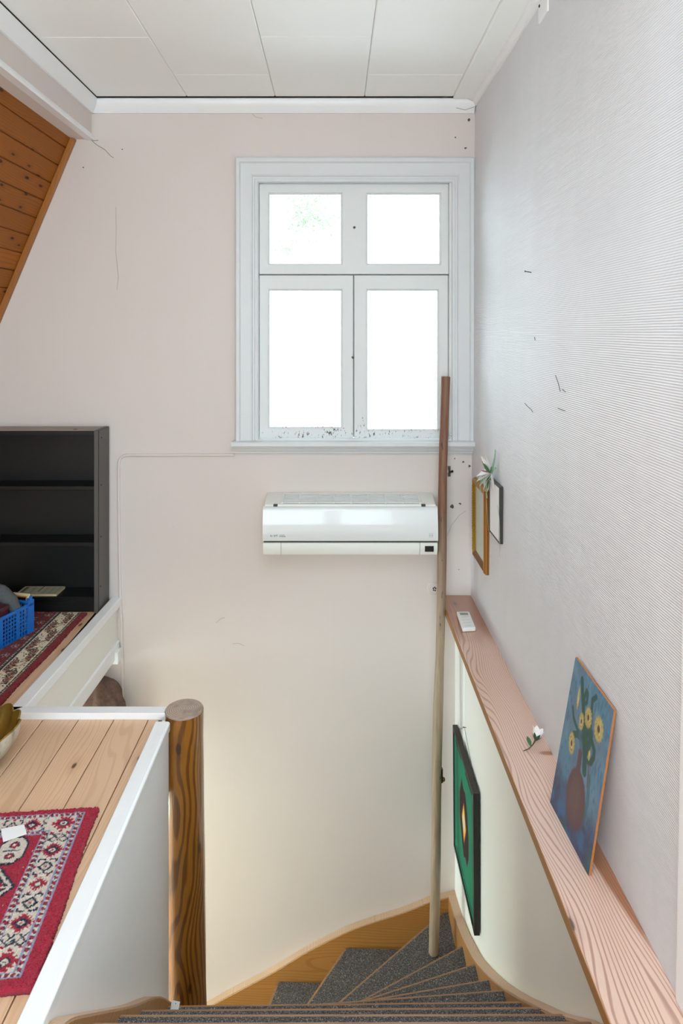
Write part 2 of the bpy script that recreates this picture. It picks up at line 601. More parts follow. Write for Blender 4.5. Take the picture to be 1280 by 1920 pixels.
def link(name, me, parent, origin):
    o = bpy.data.objects.new(name, me)
    col.objects.link(o)
    origin = Vector(origin)
    ORIGIN[o] = origin
    if parent is not None:
        o.parent = parent
        o.location = origin - ORIGIN[parent]
    else:
        o.location = origin
    return o


def slab(us, vs_, holes, frame, t0, t1):
    """slab with rectangular openings; frame(u, v, t) -> world point"""
    mb = MB()
    nu, nv = len(us), len(vs_)
    idx = {}

    def vert(i, j, k):
        key = (i, j, k)
        if key not in idx:
            idx[key] = len(mb.v)
            mb.v.append(tuple(frame(us[i], vs_[j], (t0, t1)[k])))
        return idx[key]

    solid = {(i, j) for i in range(nu - 1) for j in range(nv - 1) if (i, j) not in holes}
    for (i, j) in solid:
        mb.f.append((vert(i, j, 0), vert(i + 1, j, 0), vert(i + 1, j + 1, 0), vert(i, j + 1, 0)))
        mb.f.append((vert(i, j, 1), vert(i, j + 1, 1), vert(i + 1, j + 1, 1), vert(i + 1, j, 1)))
        for (di, dj, a, b) in ((-1, 0, (i, j), (i, j + 1)), (1, 0, (i + 1, j), (i + 1, j + 1)),
                               (0, -1, (i, j), (i + 1, j)), (0, 1, (i, j + 1), (i + 1, j + 1))):
            if (i + di, j + dj) not in solid:
                mb.f.append((vert(*a, 0), vert(*b, 0), vert(*b, 1), vert(*a, 1)))
    return mb


def wallXZ(us, zs, holes, y0, y1):
    return slab(us, zs, holes, lambda u, v, t: (u, t, v), y0, y1)


def sheet(name, mat, parent, origin, P, tint, skirt, edge_tint=None):
    """fine grid (P: nu x nv x 3 world points) with a colour per point, skirt = vector to the underside"""
    nu, nv = P.shape[:2]
    o = np.array(origin)
    top = P.reshape(-1, 3) - o
    i = np.arange(nu - 1)[:, None] * nv + np.arange(nv - 1)[None, :]
    q = np.stack([i, i + nv, i + nv + 1, i + 1], -1).reshape(-1, 4)
    loop = [a * nv for a in range(nu)] + [(nu - 1) * nv + b for b in range(1, nv)] + \
           [a * nv + nv - 1 for a in range(nu - 2, -1, -1)] + [b for b in range(nv - 2, 0, -1)]
    loop = np.array(loop)
    under = top[loop] + np.array(skirt)
    n0 = len(top)
    m = len(loop)
    k = np.arange(m)
    side = np.stack([loop, n0 + k, n0 + (k + 1) % m, np.roll(loop, -1)], -1)
    verts = np.vstack([top, under])
    faces = [tuple(x) for x in np.vstack([q, side]).tolist()] + [tuple((n0 + k)[::-1].tolist())]
    me = bpy.data.meshes.new(name)
    me.from_pydata(verts.tolist(), [], faces)
    ca = me.color_attributes.new('tint', 'FLOAT_COLOR', 'POINT')
    c = tint.reshape(-1, 3)
    ec = c[loop] if edge_tint is None else np.tile(np.array(edge_tint), (m, 1))
    allc = np.vstack([c, ec])
    ca.data.foreach_set('color', np.hstack([allc, np.ones((len(allc), 1))]).astype(np.float32).ravel())
    bm = bmesh.new()
    bm.from_mesh(me)
    bmesh.ops.recalc_face_normals(bm, faces=bm.faces)
    bm.to_mesh(me)
    bm.free()
    me.materials.append(M[mat])
    return link(name, me, parent, origin)


def L3(c):
    return np.array(lin(c)[:3])


def text_mesh(name, s, size, loc, mat, parent, depth=0.0004):
    cu = bpy.data.curves.new(name, 'FONT')
    cu.body = s
    cu.size = size
    cu.extrude = depth
    tmp = bpy.data.objects.new(name + '_tmp', cu)
    col.objects.link(tmp)
    bpy.context.view_layer.update()
    me = bpy.data.meshes.new_from_object(tmp.evaluated_get(bpy.context.evaluated_depsgraph_get()))
    bpy.data.objects.remove(tmp)
    me.transform(Matrix.Rotation(HALF, 4, 'X'))
    me.materials.clear()
    me.materials.append(M[mat])
    return link(name, me, parent, loc)


# ================================================================== THE SETTING
YB = 3.24          # face of the wall with the window
ZC = 2.376         # underside of the ceiling boards
XH = 0.572         # face of the half wall right of the stairs
LOW = -2.592       # lower floor


def wall_x(z):     # right-hand wall leans out slightly towards the ceiling
    return 0.643 + 0.0089 * (z - 0.025)


us = [-4.2, -0.372, 0.560, 0.85]
zs = [LOW - 0.1, 0.755, 1.990, 2.55]
tag(wallXZ(us, zs, {(1, 1)}, YB, YB + 0.16).build('wall_back', 'wall', None, (0, YB, LOW)), 'pinkish white wall with the window above the stairs', kind='structure')

tag(MB().prism([(wall_x(0.025), -1.9, 0.025), (wall_x(2.5), -1.9, 2.5), (0.85, -1.9, 2.5), (0.85, -1.9, 0.025)], (0, 5.14, 0))
    .build('wall_right', 'paper', None, (0.75, 0.6, 0.025)), 'white wall in ribbed wallpaper right of the stairs', kind='structure')
hw = tag(MB().box(XH, 0.85, -1.9, YB, LOW, -0.004).build('wall_right_lower', 'wall_lower', None), 'cream half wall below the pine ledge', kind='structure')

# half wall left of the stairs and the walls that close the place behind the camera and below
tag(MB().box(-0.575, -0.536, -1.9, 2.20, LOW, -0.012).build('wall_stair_left', 'half', None), 'grey white board wall between stairs and landing', kind='structure')
us = [-2.3, -1.56, -0.12, 0.06, 0.62, 0.85]
zs = [-0.25, 0.25, 2.20, 2.55]
tag(wallXZ(us, zs, {(1, 1), (3, 1)}, -1.28, -1.18).build('wall_front', 'wall', None, (0, -1.23, -0.25)), 'wall with two tall windows behind the viewer', kind='structure')
tag(MB().box(-4.2, 0.85, -2.0, -1.9, LOW - 0.1, -0.25).build('wall_front_lower', 'wall_lower', None), 'lower storey wall behind the viewer', kind='structure')
tag(slab([-2.0, -0.2, 3.0, YB + 0.16], [LOW - 0.1, -2.2, -0.5, -0.02], {(1, 1)}, lambda u, v, t_: (t_, u, v), -4.3, -4.2).build('wall_left_lower', 'wall_lower', None, (-4.25, 0.6, LOW)), 'far left wall of the lower storey with an added unseen window for fill light', kind='structure')
tag(MB().box(-4.2, XH, -1.9, YB, LOW - 0.1, LOW).build('floor_lower', 'floor', None), 'floor of the lower storey', kind='structure')
tag(MB().box(-4.2, -2.05, -1.9, YB, -0.25, -0.02).build('ceiling_lower', 'fascia', None), 'lower storey ceiling beyond the eaves', kind='structure')

# upper floor: deck with an L-shaped cut for the stairs, planks laid on it
fl = slab([-2.3, -1.062, -0.578], [-1.9, 2.262, YB], {(1, 1)}, lambda u, v, t: (u, v, t), -0.25, -0.022).build('floor', 'fascia', None, (-1.3, 0, -0.25))
tag(fl, 'landing floor of pine planks', kind='structure')
edges = [-2.06, -1.895, -1.776, -1.66, -1.54, -1.425, -1.305, -1.188, -1.076, -0.9605, -0.8435, -0.727, -0.614, -0.5785]
for a, b in zip(edges[:-1], edges[1:]):
    y1 = 2.246 if b > -1.07 else YB - 0.002
    if a < -1.07 < b:
        y1 = 2.246
    MB().box(a + 0.0016, b - 0.0016, -1.89, y1, -0.022, 0.0).build('plank', 'floor', fl, (a, 0.0, -0.022), bevel=0.0015, seg=1)
st = MB().box(-1.0885, -1.0765, 2.26, YB - 0.002, -0.022, 0.0).build('plank', 'floor', fl, (-1.085, 2.7, -0.022))
tag(MB().box(-0.536, XH, -1.9, 1.235, -0.25, 0.0).build('floor_stairhead', 'floor', None, (0, 0, -0.25)), 'pine floor at the head of the stairs', kind='structure')

# fascia of the landing seen through the stairwell
fa = MB().prism([(-1.062, 2.29, -0.02), (-1.045, 2.29, -0.02), (-1.030, YB, -0.02), (-1.062, YB, -0.02)], (0, 0, -0.168)).build('trim_1', 'fascia', None)
tag(fa, 'cream fascia board under the landing edge', kind='structure')
tr = MB().prism([(-1.062, 2.29, -0.188), (-1.036, 2.29, -0.188), (-1.020, YB, -0.188), (-1.062, YB, -0.188)], (0, 0, -0.064)).build('trim_2', 'white', None, bevel=0.004)
tag(tr, 'white bottom moulding of the landing fascia', kind='structure')
MB().box(-1.038, -1.006, 3.165, 3.222, -0.268, -0.214).build('bracket', 'white', tr, bevel=0.003)
tag(MB().box(-1.03, -0.578, 2.262, 2.286, -0.25, -0.004).build('trim_3', 'fascia', None), 'cream board below the short white rail', kind='structure')

# white capping rails round the stairwell
tag(MB().prism([(-0.5785, -1.9, -0.010), (-0.531, -1.9, -0.010), (-0.531, -1.9, 0.016), (-0.538, -1.9, 0.020), (-0.5785, -1.9, 0.020)], (0, 4.10, 0))
    .build('trim_4', 'white', None, bevel=0.002, seg=1), 'long white rail between stairs and landing floor', kind='structure')
tag(MB().box(-1.078, -0.558, 2.246, 2.288, -0.004, 0.020).build('trim_5', 'white', None, bevel=0.003), 'short white rail beside the log post', kind='structure')
tag(MB().prism([(-1.084, 2.246, -0.02), (-1.078, 2.2465, -0.02), (-1.036, 2.2885, -0.02), (-1.012, YB, -0.02), (-1.054, YB, -0.02)], (0, 0, 0.040))
    .build('trim_6', 'white', None, bevel=0.003), 'white rail running from the corner to the black bookcase', kind='structure')

# ceiling boards
ce = slab([-1.35, -0.694, 0.553, 0.85], [-1.9, -0.95, 0.85, YB], {(1, 1)}, lambda u, v, t_: (u, v, t_), ZC + 0.012, 2.55).build('ceiling', 'ceil_gap', None)
tag(ce, 'ceiling of pale painted boards', kind='structure')
xs_c = [-1.118, -0.694, -0.281, 0.138, 0.553]
for k in range(4):
    last = (2.553, 2.924, 2.546, 2.924)[k]
    cuts = [3.196]
    y = last
    while y > -1.2:
        cuts.append(y)
        y -= 1.2
    cuts.append(-1.2)
    for a, b in zip(cuts[1:], cuts[:-1]):
        if k in (1, 2, 3) and a < 0.85:      # unseen roof window, added for fill light, over the head of the stairs
            a = 0.85
            if b <= 0.86:
                continue
        MB().box(xs_c[k] + 0.0008, xs_c[k + 1] - 0.0008, a + 0.0006, b - 0.0006, ZC, ZC + 0.0125).build('panel', 'panel', ce, bevel=0.0035, seg=1)
MB().box(0.553, wall_x(2.37), -1.9, 3.20, ZC - 0.012, ZC + 0.0125).build('panel', 'panel', ce, bevel=0.003, seg=1)


MB().box(-1.118, 0.553, 3.194, 3.206, ZC - 0.001, ZC + 0.0125).build('shadow_gap', 'dark_gap', ce)
MB().box(-1.1255, -1.1165, -1.2, 3.20, ZC - 0.001, ZC + 0.0125).build('shadow_gap', 'dark_gap', ce)


def cove(n=7):
    pts = [(0, 0)]
    for i in range(n):
        a = i / (n - 1) * HALF
        pts.append((0.042 * math.sin(a) ** 0.9 if a > 0 else 0.004, -0.066 + 0.066 * (1 - math.cos(a))))
    return pts


def cove_profile():
    # (distance from wall, drop from the ceiling): bull-nosed
    return [(0.0, 0.006), (0.040, 0.006), (0.041, 0.014), (0.037, 0.028), (0.028, 0.044), (0.015, 0.058), (0.010, 0.066), (0.0, 0.066)]


tag(MB().prism([(-1.150, YB - d, ZC - h) for d, h in cove_profile()], (1.808, 0, 0)).build('trim_7', 'white', None, smooth=True), 'white cove moulding above the window wall', kind='structure')
tag(MB().prism([(-1.155 + d, -1.9, ZC - h) for d, h in cove_profile()], (0, 5.14, 0)).build('trim_8', 'white', None, smooth=True), 'white cove moulding along the boxed beam', kind='structure')
tag(MB().prism([(wall_x(2.3) - d, -1.9, ZC - 0.012 - h) for d, h in ((-0.02, 0), (0.022, 0), (0.020, 0.008), (0.009, 0.02), (0.007, 0.03), (-0.02, 0.03))], (0, 5.10, 0))
    .build('trim_9', 'white', None), 'narrow white strip where the ribbed wall meets the ceiling', kind='structure')

# boxed beam at the left and its white bead
tag(MB().box(-1.42, -1.155, -1.9, YB, 2.188, ZC + 0.012).build('wall_beam', 'wall', None), 'boxed beam above the sloping pine wall', kind='structure')
tag(MB().prism([(-1.18, -1.9, 2.184), (-1.145, -1.9, 2.184), (-1.143, -1.9, 2.196), (-1.150, -1.9, 2.212), (-1.156, -1.9, 2.216), (-1.18, -1.9, 2.216)], (0, 5.14, 0))
    .build('trim_10', 'white', None), 'white bead along the bottom of the boxed beam', kind='structure')

# sloping wall of pine boards
SD = Vector((-0.3845, 0, -0.9231))       # down the slope
SN = Vector((0.9231, 0, -0.3845))        # into the room
S0 = Vector((-1.243, 0, 2.195))
sl = MB().prism([S0 + SN * -0.012 + Vector((0, -1.9, 0)), S0 + SD * 2.372 + SN * -0.012 + Vector((0, -1.9, 0)),
                 S0 + SD * 2.372 + SN * -0.10 + Vector((0, -1.9, 0)), S0 + SN * -0.10 + Vector((0, -1.9, 0))], (0, 5.14, 0)).build('wall_left', 'slope_back', None)
tag(sl, 'sloping wall of stained pine boards', kind='structure')
bw = 0.0895
proto = None
for k in range(26):
    a = S0 + SD * (k * bw + 0.0012 - 0.03)
    if proto is None:
        b = SD * (bw - 0.0024)
        mb = MB().prism([a + SN * -0.012, a + SN * -0.004, a + SD * 0.006, a + b - SD * 0.006, a + b + SN * -0.004, a + b + SN * -0.012], (0, 5.12, 0))
        mb.v = [(x, y - 1.895, z) for x, y, z in mb.v]
        proto = mb.build('board', 'slope', sl, a)
        proto_a = a
    else:
        c = proto.copy()
        col.objects.link(c)
        c.parent = sl
        c.location = a - ORIGIN[sl]
# batten where the boards meet the window wall
q = S0 + SN * 0.0
tb = MB().prism([q + SD * 0.005, q + SD * 0.005 + SN * 0.021, q + SD * 2.36 + SN * 0.021, q + SD * 2.36], (0, 0.03, 0))
tb.v = [(x, y + YB - 0.031, z) for x, y, z in tb.v]
tag(tb.build('trim_11', 'batten', None, bevel=0.002, seg=1), 'pine batten edging the sloping boards', kind='structure')

# door casing at the near end of the ribbed wall
cz = []
tag(MB().prism([(0.634, 1.276, 0.026), (0.634, 1.215, 0.026), (0.70, 1.215, 0.026), (0.70, 1.276, 0.026)], (0.020, -0.040, 2.33))
    .build('trim_12', 'white', None, bevel=0.006), 'white casing at the near end of the ribbed wall', kind='structure')
tag(MB().prism([(XH - 0.004, 3.02, LOW), (XH + 0.01, 3.02, LOW), (XH + 0.01, YB, LOW), (XH - 0.004, YB, LOW)], (0, 0, 2.585))
    .build('trim_13', 'wall_lower', None, bevel=0.002, seg=1), 'flat cover strip in the corner of the half wall', kind='structure')

# ------------------------------------------------------------------ window
X0, X1, ZT, ZB_ = -0.3645, 0.552, 1.981, 0.761
win = thing('window_1', (0.094, YB, ZB_), 'white painted wooden window of four panes', kind='structure')
prof = [(0.0, 0.0), (0.0, 0.016), (0.004, 0.020), (0.013, 0.020), (0.016, 0.014), (0.024, 0.014), (0.027, 0.021), (0.034, 0.024), (0.080, 0.024), (0.086, 0.031), (0.100, 0.031), (0.1075, 0.024), (0.1075, 0.0)]


def casing(pts_fn, name='casing'):
    a = [pts_fn(d, h, 0) for d, h in prof]
    b = [pts_fn(d, h, 1) for d, h in prof]
    MB().loft([a, b]).build(name, 'casing', win)


casing(lambda d, h, e: (X0 - d, YB - h, ZB_ if e == 0 else ZT + d * 1.1))
casing(lambda d, h, e: (X1 + d, YB - h, ZB_ if e == 0 else ZT + d * 1.1))
casing(lambda d, h, e: ((X0 - d) if e == 0 else (X1 + d), YB - h, ZT + d * 1.1))
sp = [(0.0, 0.0), (0.066, 0.0), (0.070, 0.004), (0.070, 0.018), (0.064, 0.024), (0.052, 0.026), (0.050, 0.032), (0.040, 0.036), (0.036, 0.044), (0.022, 0.050), (0.018, 0.060), (0.0, 0.062)]
MB().prism([(-0.483, YB - d, ZB_ - h) for d, h in sp], (1.138, 0, 0)).build('sill', 'casing', win)
# inner reveal lining
MB().box(-0.372, X0 + 0.002, YB - 0.012, YB + 0.16, 0.755, 1.99).build('jamb', 'sash', win)
MB().box(0.541, 0.560, YB - 0.004, YB + 0.16, 0.755, 1.99).build('jamb', 'sash', win)
MB().box(-0.372, 0.560, YB + 0.004, YB + 0.16, 1.9835, 1.99).build('head', 'sash', win)
MB().box(-0.372, 0.560, YB - 0.01, YB + 0.16, 0.755, 0.7635).build('sill_board', 'white', win)
y0, y1 = YB + 0.014, YB + 0.056
s1 = wallXZ([-0.3615, -0.318, 0.033, 0.150, 0.5035, 0.5405], [1.549, 1.5955, 1.936, 1.979], {(1, 1), (3, 1)}, y0 - 0.004, y1).build('sash', 'sash', win, bevel=0.003, seg=1)
s2 = wallXZ([-0.3615, -0.318, 0.033, 0.0862], [0.767, 0.8147, 1.476, 1.5445], {(1, 1)}, y0, y1).build('sash', 'sash', win, bevel=0.003, seg=1)
s3 = wallXZ([0.0905, 0.150, 0.4934, 0.5385], [0.767, 0.804, 1.476, 1.5445], {(1, 1)}, y0, y1).build('sash', 'sash', win, bevel=0.003, seg=1)
MB().box(0.080, 0.097, y1 + 0.0005, y1 + 0.014, 0.767, 1.545).build('meeting_strip', 'sash', win)
MB().box(-0.3615, 0.5405, y1 + 0.0005, y1 + 0.014, 1.535, 1.558).build('transom_strip', 'sash', win)
for s_, (a, b, c, d) in ((s1, (-0.318, 0.033, 1.5955, 1.936)), (s1, (0.150, 0.5035, 1.5955, 1.936)), (s2, (-0.318, 0.033, 0.8147, 1.476)), (s3, (0.150, 0.4934, 0.804, 1.476))):
    MB().box(a - 0.002, b + 0.002, YB + 0.036, YB + 0.039, c - 0.002, d + 0.002).build('pane', 'glass', s_)
    # glazing bead round the pane
    e = 0.006
    wallXZ([a - 0.001, a + e, b - e, b + 0.001], [c - 0.001, c + e, d - e, d + 0.001], {(1, 1)}, YB + 0.024, YB + 0.036).build('glazing_bead', 'sash', s_)


def ball(mb, c, r, sx=1, sy=1, sz=1, n=10, m=7):
    rings = []
    for k in range(m + 1):
        a = math.pi * (0.02 + 0.96 * k / m)
        rings.append([(c[0] + r * sx * math.sin(a) * math.cos(2 * math.pi * i / n), c[1] + r * sy * math.sin(a) * math.sin(2 * math.pi * i / n), c[2] + r * sz * math.cos(a)) for i in range(n)])
    return mb.loft(rings)


for x, z in ((0.0915, 1.771), (0.0842, 1.153)):
    ball(MB(), (x, y0 - 0.007, z), 0.0062).build('knob', 'metal', win, smooth=True)

# ------------------------------------------------------------------ outside
tag(MB().box(-40, 40, YB + 0.6, 90, -3.0, -2.9).build('ground', 'ground', None), 'pale ground outside the window', kind='structure')
tree = thing('tree', (0.27, 10.0, -2.9), 'pale green leafy tree outside, seen through the upper left pane', 'tree')
tb = MB().tube([(0.27, 10.0, -2.9), (0.26, 10.0, -0.5), (0.22, 10.0, 1.5), (0.1, 10.0, 2.7)], [0.13, 0.10, 0.07, 0.03], 8)
tb.build('trunk', 'bark', tree, smooth=True)
lv = MB()
r2 = random.Random(3)
for cx_, cz_, sx_, sz_, n_ in ((-0.48, 3.05, 0.34, 0.30, 520), (-0.22, 2.95, 0.34, 0.25, 220), (-0.72, 2.45, 0.14, 0.16, 90), (-0.1, 3.4, 0.7, 0.35, 300), (0.1, 3.6, 0.6, 0.4, 160)):
    for _ in range(n_):
        c = Vector((r2.gauss(cx_, sx_ * 0.5), 10 + r2.gauss(0, 0.3), r2.gauss(cz_, sz_ * 0.5)))
        a = Vector((r2.uniform(-1, 1), r2.uniform(-1, 1), r2.uniform(-1, 1))).normalized()
        b = a.cross(Vector((r2.uniform(-1, 1), r2.uniform(-1, 1), 0.3))).normalized()
        h = r2.uniform(0.018, 0.04)
        lv.add([c - a * h, c - b * h * 0.5, c + a * h, c + b * h * 0.5], [(0, 1, 2, 3)])
lo = lv.build('foliage', 'tree_leaf', tree)
lo['kind'] = 'stuff'

# ================================================================== STAIRS
RISE = 0.162
LV = {c: -RISE * (i + 1) for i, c in enumerate('ABCDEFGHIJKLMNO')}
XR = 0.534
NOS = {'0': ((XR, 1.245), (-0.505, 1.245)),
       'A': ((XR, 1.424), (-0.505, 1.421)), 'B': ((XR, 1.602), (-0.505, 1.600)), 'C': ((XR, 1.782), (-0.505, 1.775)),
       'D': ((XR, 1.962), (-0.475, 1.950)), 'E': ((XR, 2.165), (-0.440, 2.090)), 'F': ((XR, 2.372), (-0.440, 2.200)),
       'G': ((XR, 2.605), (-0.436, 2.285)), 'H': ((XR, 2.862), (-0.430, 2.340)), 'I': ((0.495, 3.207), (-0.430, 2.395)),
       'J': ((0.045, 3.207), (-0.445, 2.430)), 'K': ((-0.275, 3.207), (-0.480, 2.440)), 'L': ((-0.580, 3.207), (-0.560, 2.440)),
       'M': ((-0.840, 3.207), (-0.820, 2.440)), 'N': ((-1.10, 3.207), (-1.08, 2.44)), 'O': ((-1.36, 3.207), (-1.34, 2.44))}
stair = thing('staircase', (0.0, 2.2, LOW), 'winding wooden staircase with grey carpet on each tread', 'staircase')


def v2(p):
    return Vector((p[0], p[1]))


def shift_line(a, b, toward, d):
    """move the line a-b by d to the side where point toward lies"""
    a, b = v2(a), v2(b)
    t = (b - a).normalized()
    n = Vector((-t.y, t.x))
    if (v2(toward) - a).dot(n) < 0:
        n = -n
    return a + n * d, b + n * d


prev = '0'
for c in 'ABCDEFGHIJKLMNO':
    po, pi_ = NOS[prev]
    co, ci = NOS[c]
    z = LV[c]
    mid_prev = ((po[0] + pi_[0]) / 2, (po[1] + pi_[1]) / 2)
    mid_cur = ((co[0] + ci[0]) / 2, (co[1] + ci[1]) / 2)
    # back edge of this tread runs 3 cm under the nosing of the tread above
    bo, bi = shift_line(po, pi_, (2 * mid_prev[0] - mid_cur[0], 2 * mid_prev[1] - mid_cur[1]), 0.030)
    poly = [bo]
    if c == 'I':
        poly = [Vector((XR, bo.y)), Vector((XR, 3.207))]
    poly += [v2(co), v2(ci), bi]
    t = MB().prism([(p.x, p.y, z - 0.032) for p in poly], (0, 0, 0.032)).build('tread', 'tread', stair, bevel=0.004)
    fo, fi = shift_line(co, ci, mid_prev, 0.014)
    cp = [bo] if c != 'I' else [Vector((XR, bo.y)), Vector((XR, 3.207))]
    cp = cp + [fo, fi, bi]
    MB().prism([(p.x, p.y, z + 0.0) for p in cp], (0, 0, 0.007)).build('carpet', 'carpet', t)
    ro, ri = shift_line(co, ci, mid_prev, 0.028)
    rb, rc = shift_line(co, ci, mid_prev, 0.044)
    nxt = z - RISE
    MB().prism([(ro.x, ro.y, nxt), (ri.x, ri.y, nxt), (rc.x, rc.y, nxt), (rb.x, rb.y, nxt)], (0, 0, RISE - 0.032)).build('riser', 'tread', stair)
    prev = c


def smooth_curve(pts, n=5):
    out = []
    P = [Vector(p) for p in pts]
    for i in range(len(P) - 1):
        p0, p1, p2, p3 = P[max(i - 1, 0)], P[i], P[i + 1], P[min(i + 2, len(P) - 1)]
        for k in range(n):
            t = k / n
            out.append(0.5 * (2 * p1 + (p2 - p0) * t + (2 * p0 - 5 * p1 + 4 * p2 - p3) * t * t + (3 * p1 - p0 - 3 * p2 + p3) * t ** 3))
    out.append(P[-1])
    return out


def stringer(curve, frame, th0, th1, depth, mat):
    top = smooth_curve(curve)
    rings = []
    for p in top:
        rings.append([frame(p.x, p.y, th0), frame(p.x, p.y, th1), frame(p.x, p.y - depth, th1), frame(p.x, p.y - depth, th0)])
    so = MB().loft(rings).build('stringer', mat, stair, bevel=0.003, seg=1)
    caps = []
    for p in top:
        a, b = Vector(frame(p.x, p.y, th0)), Vector(frame(p.x, p.y, th1))
        m_ = (b - a).normalized() * 0.0015
        caps.append([a + m_ + Vector((0, 0, 0.002)), b - m_ + Vector((0, 0, 0.002)), b - m_ - Vector((0, 0, 0.004)), a + m_ - Vector((0, 0, 0.004))])
    MB().loft(caps).build('worn_top', 'stringer_top', so)


stringer([(1.20, -0.035), (1.45, -0.21), (1.656, -0.395), (1.821, -0.535), (2.051, -0.727), (2.31, -0.930), (2.596, -1.130), (2.763, -1.222), (2.905, -1.290), (3.05, -1.345), (3.205, -1.385)],
         lambda a, z, t: (t, a, z + 0.012), XR - 0.003, XH - 0.001, 0.24, 'stringer')
stringer([(1.236, 0.0), (1.30, -0.035), (1.435, -0.158), (1.70, -0.404), (1.97, -0.645), (2.20, -0.91)], lambda a, z, t: (t, a, z), -0.536, -0.502, 0.26, 'stringer')
stringer([(XH - 0.001, -1.385), (0.448, -1.416), (0.329, -1.463), (0.152, -1.520), (0.033, -1.567), (-0.144, -1.657), (-0.276, -1.738), (-0.44, -1.826), (-0.595, -1.909), (-1.0, -2.13), (-1.36, -2.34)],
         lambda a, z, t: (a, t, z + 0.012), 3.205, YB - 0.001, 0.25, 'stringer_x')

# log post
post = thing('log_post', (-0.500, 2.264, LOW), 'round varnished log post at the turn of the stairs', 'post')
rings = []
n = 28
prng = random.Random(5)
for k in range(30):
    z = LOW + (0.020 - LOW) * k / 29
    f = (z - LOW) / -LOW
    cxp = -0.500 + 0.013 * max(0, -z) * 0.9
    rr = 0.0625 * (1 + 0.012 * math.sin(z * 9) + 0.01 * math.sin(z * 23))
    rings.append([(cxp + rr * (1 + 0.012 * math.sin(3 * a + z * 4)) * math.cos(a), 2.264 + rr * (1 + 0.012 * math.cos(2 * a - z * 5)) * math.sin(a), z) for a in [2 * math.pi * i / n for i in range(n)]])
MB().loft(rings).build('trunk', 'post', post, (-0.5, 2.264, LOW), smooth=True)
top = MB().loft([[(-0.500 + r * math.cos(2 * math.pi * i / n), 2.264 + r * math.sin(2 * math.pi * i / n), z) for i in range(n)] for r, z in ((0.0625, 0.0195), (0.0630, 0.022), (0.061, 0.0255))])
top.build('sawn_end', 'log_end', post, (-0.5, 2.264, 0.0195))

# pine ledge on the half wall
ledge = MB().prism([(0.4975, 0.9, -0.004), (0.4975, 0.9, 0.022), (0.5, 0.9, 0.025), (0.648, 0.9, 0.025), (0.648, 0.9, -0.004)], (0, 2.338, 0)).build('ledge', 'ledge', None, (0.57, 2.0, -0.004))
MB().box(0.4962, 0.4978, 0.9, 3.238, -0.004, 0.0225).build('front_edge', 'batten_y', ledge)
tag(ledge, 'long varnished pine ledge along the ribbed wall', 'ledge')

# ================================================================== THINGS
# --- air conditioner
AX0, AX1 = -0.3215, 0.4575
ac = thing('air_conditioner', (0.068, YB, 0.262), 'white wall-mounted air conditioner below the window', 'air conditioner')
pr = [(3.239, 0.514), (3.200, 0.513), (3.078, 0.496), (3.064, 0.480), (3.062, 0.345), (3.062, 0.30), (3.075, 0.276), (3.11, 0.266), (3.239, 0.262)]
MB().loft([[(AX0 + dx, y + (0.012 if abs(dx) < 0.003 else 0) * (y < 3.2), z - (0.004 if abs(dx) < 0.003 else 0)) for y, z in pr] for dx in (0.0, 0.006)] +
          [[(AX1 - dx, y + (0.012 if abs(dx) < 0.003 else 0) * (y < 3.2), z - (0.004 if abs(dx) < 0.003 else 0)) for y, z in pr] for dx in (0.006, 0.0)]).build('housing', 'ac_matt', ac, smooth=True)
fp = [(3.078, 0.490), (3.062, 0.488), (3.056, 0.483), (3.0525, 0.473), (3.0475, 0.453), (3.0425, 0.430), (3.0395, 0.405), (3.038, 0.375), (3.0385, 0.350), (3.041, 0.343), (3.048, 0.341), (3.066, 0.341)]
MB().loft([[(x, y, z) for y, z in fp] for x in (AX0 - 0.001, AX1 + 0.001)]).build('front_panel', 'ac', ac, smooth=True, angle=50)
MB().box(AX0 + 0.002, AX1 - 0.002, 3.056, 3.07, 0.330, 0.342).build('seam', 'ac_dark', ac)
lp = [(3.066, 0.333), (3.050, 0.331), (3.049, 0.315), (3.055, 0.290), (3.066, 0.2745), (3.085, 0.270)]
for nm, a, b in (('end_cap', AX0, -0.243), ('flap', -0.2405, 0.3775), ('end_cap', 0.3805, AX1)):
    MB().loft([[(x, y, z) for y, z in lp] for x in (a, b)]).build(nm, 'ac_matt', ac, smooth=True)
MB().box(0.401, 0.440, 3.0465, 3.054, 0.293, 0.318).build('display', 'black', ac)
# grille on the sloping top
ga, gb = Vector((0, 3.196, 0.514)), Vector((0, 3.084, 0.4985))
gd = (gb - ga).normalized()
gn = Vector((0, gd.z, -gd.y))
if gn.z < 0:
    gn = -gn
gx0, gx1 = -0.240, 0.385
gc = (ga + gb) / 2
MB().obox((0.0725, gc.y, gc.z), (1, 0, 0), gd, gn, 0.3125, 0.052, 0.0012).build('grille_bed', 'ac_grey', ac)
slat = None
for k in range(6):
    p = ga + gd * (0.008 + 0.0192 * k)
    if slat is None:
        slat = MB().obox((0.0725, p.y, p.z + 0.002), (1, 0, 0), gd, gn, 0.3125, 0.0048, 0.003).build('slat', 'ac', ac, (0.0725, p.y, p.z))
    else:
        c = slat.copy()
        col.objects.link(c)
        c.parent = ac
        c.location = Vector((0.0725, p.y, p.z)) - ORIGIN[ac]
for k in range(9):
    x = gx0 + (gx1 - gx0) * k / 8
    MB().obox((x, gc.y, gc.z + 0.0025), (1, 0, 0), gd, gn, 0.0045 if k in (0, 4, 8) else 0.0025, 0.054, 0.0038).build('grille_bar', 'ac', ac)
for x in (-0.268, 0.397):
    MB().box(x - 0.009, x + 0.009, 3.066, 3.080, 0.490, 0.4985).build('catch', 'ac_dark', ac)
fpanel = [o for o in ac.children if o.name.startswith('front_panel')][0]
text_mesh('lettering', 'IVT', 0.0125, (-0.2735, 3.0376, 0.3625), 'ink', fpanel)
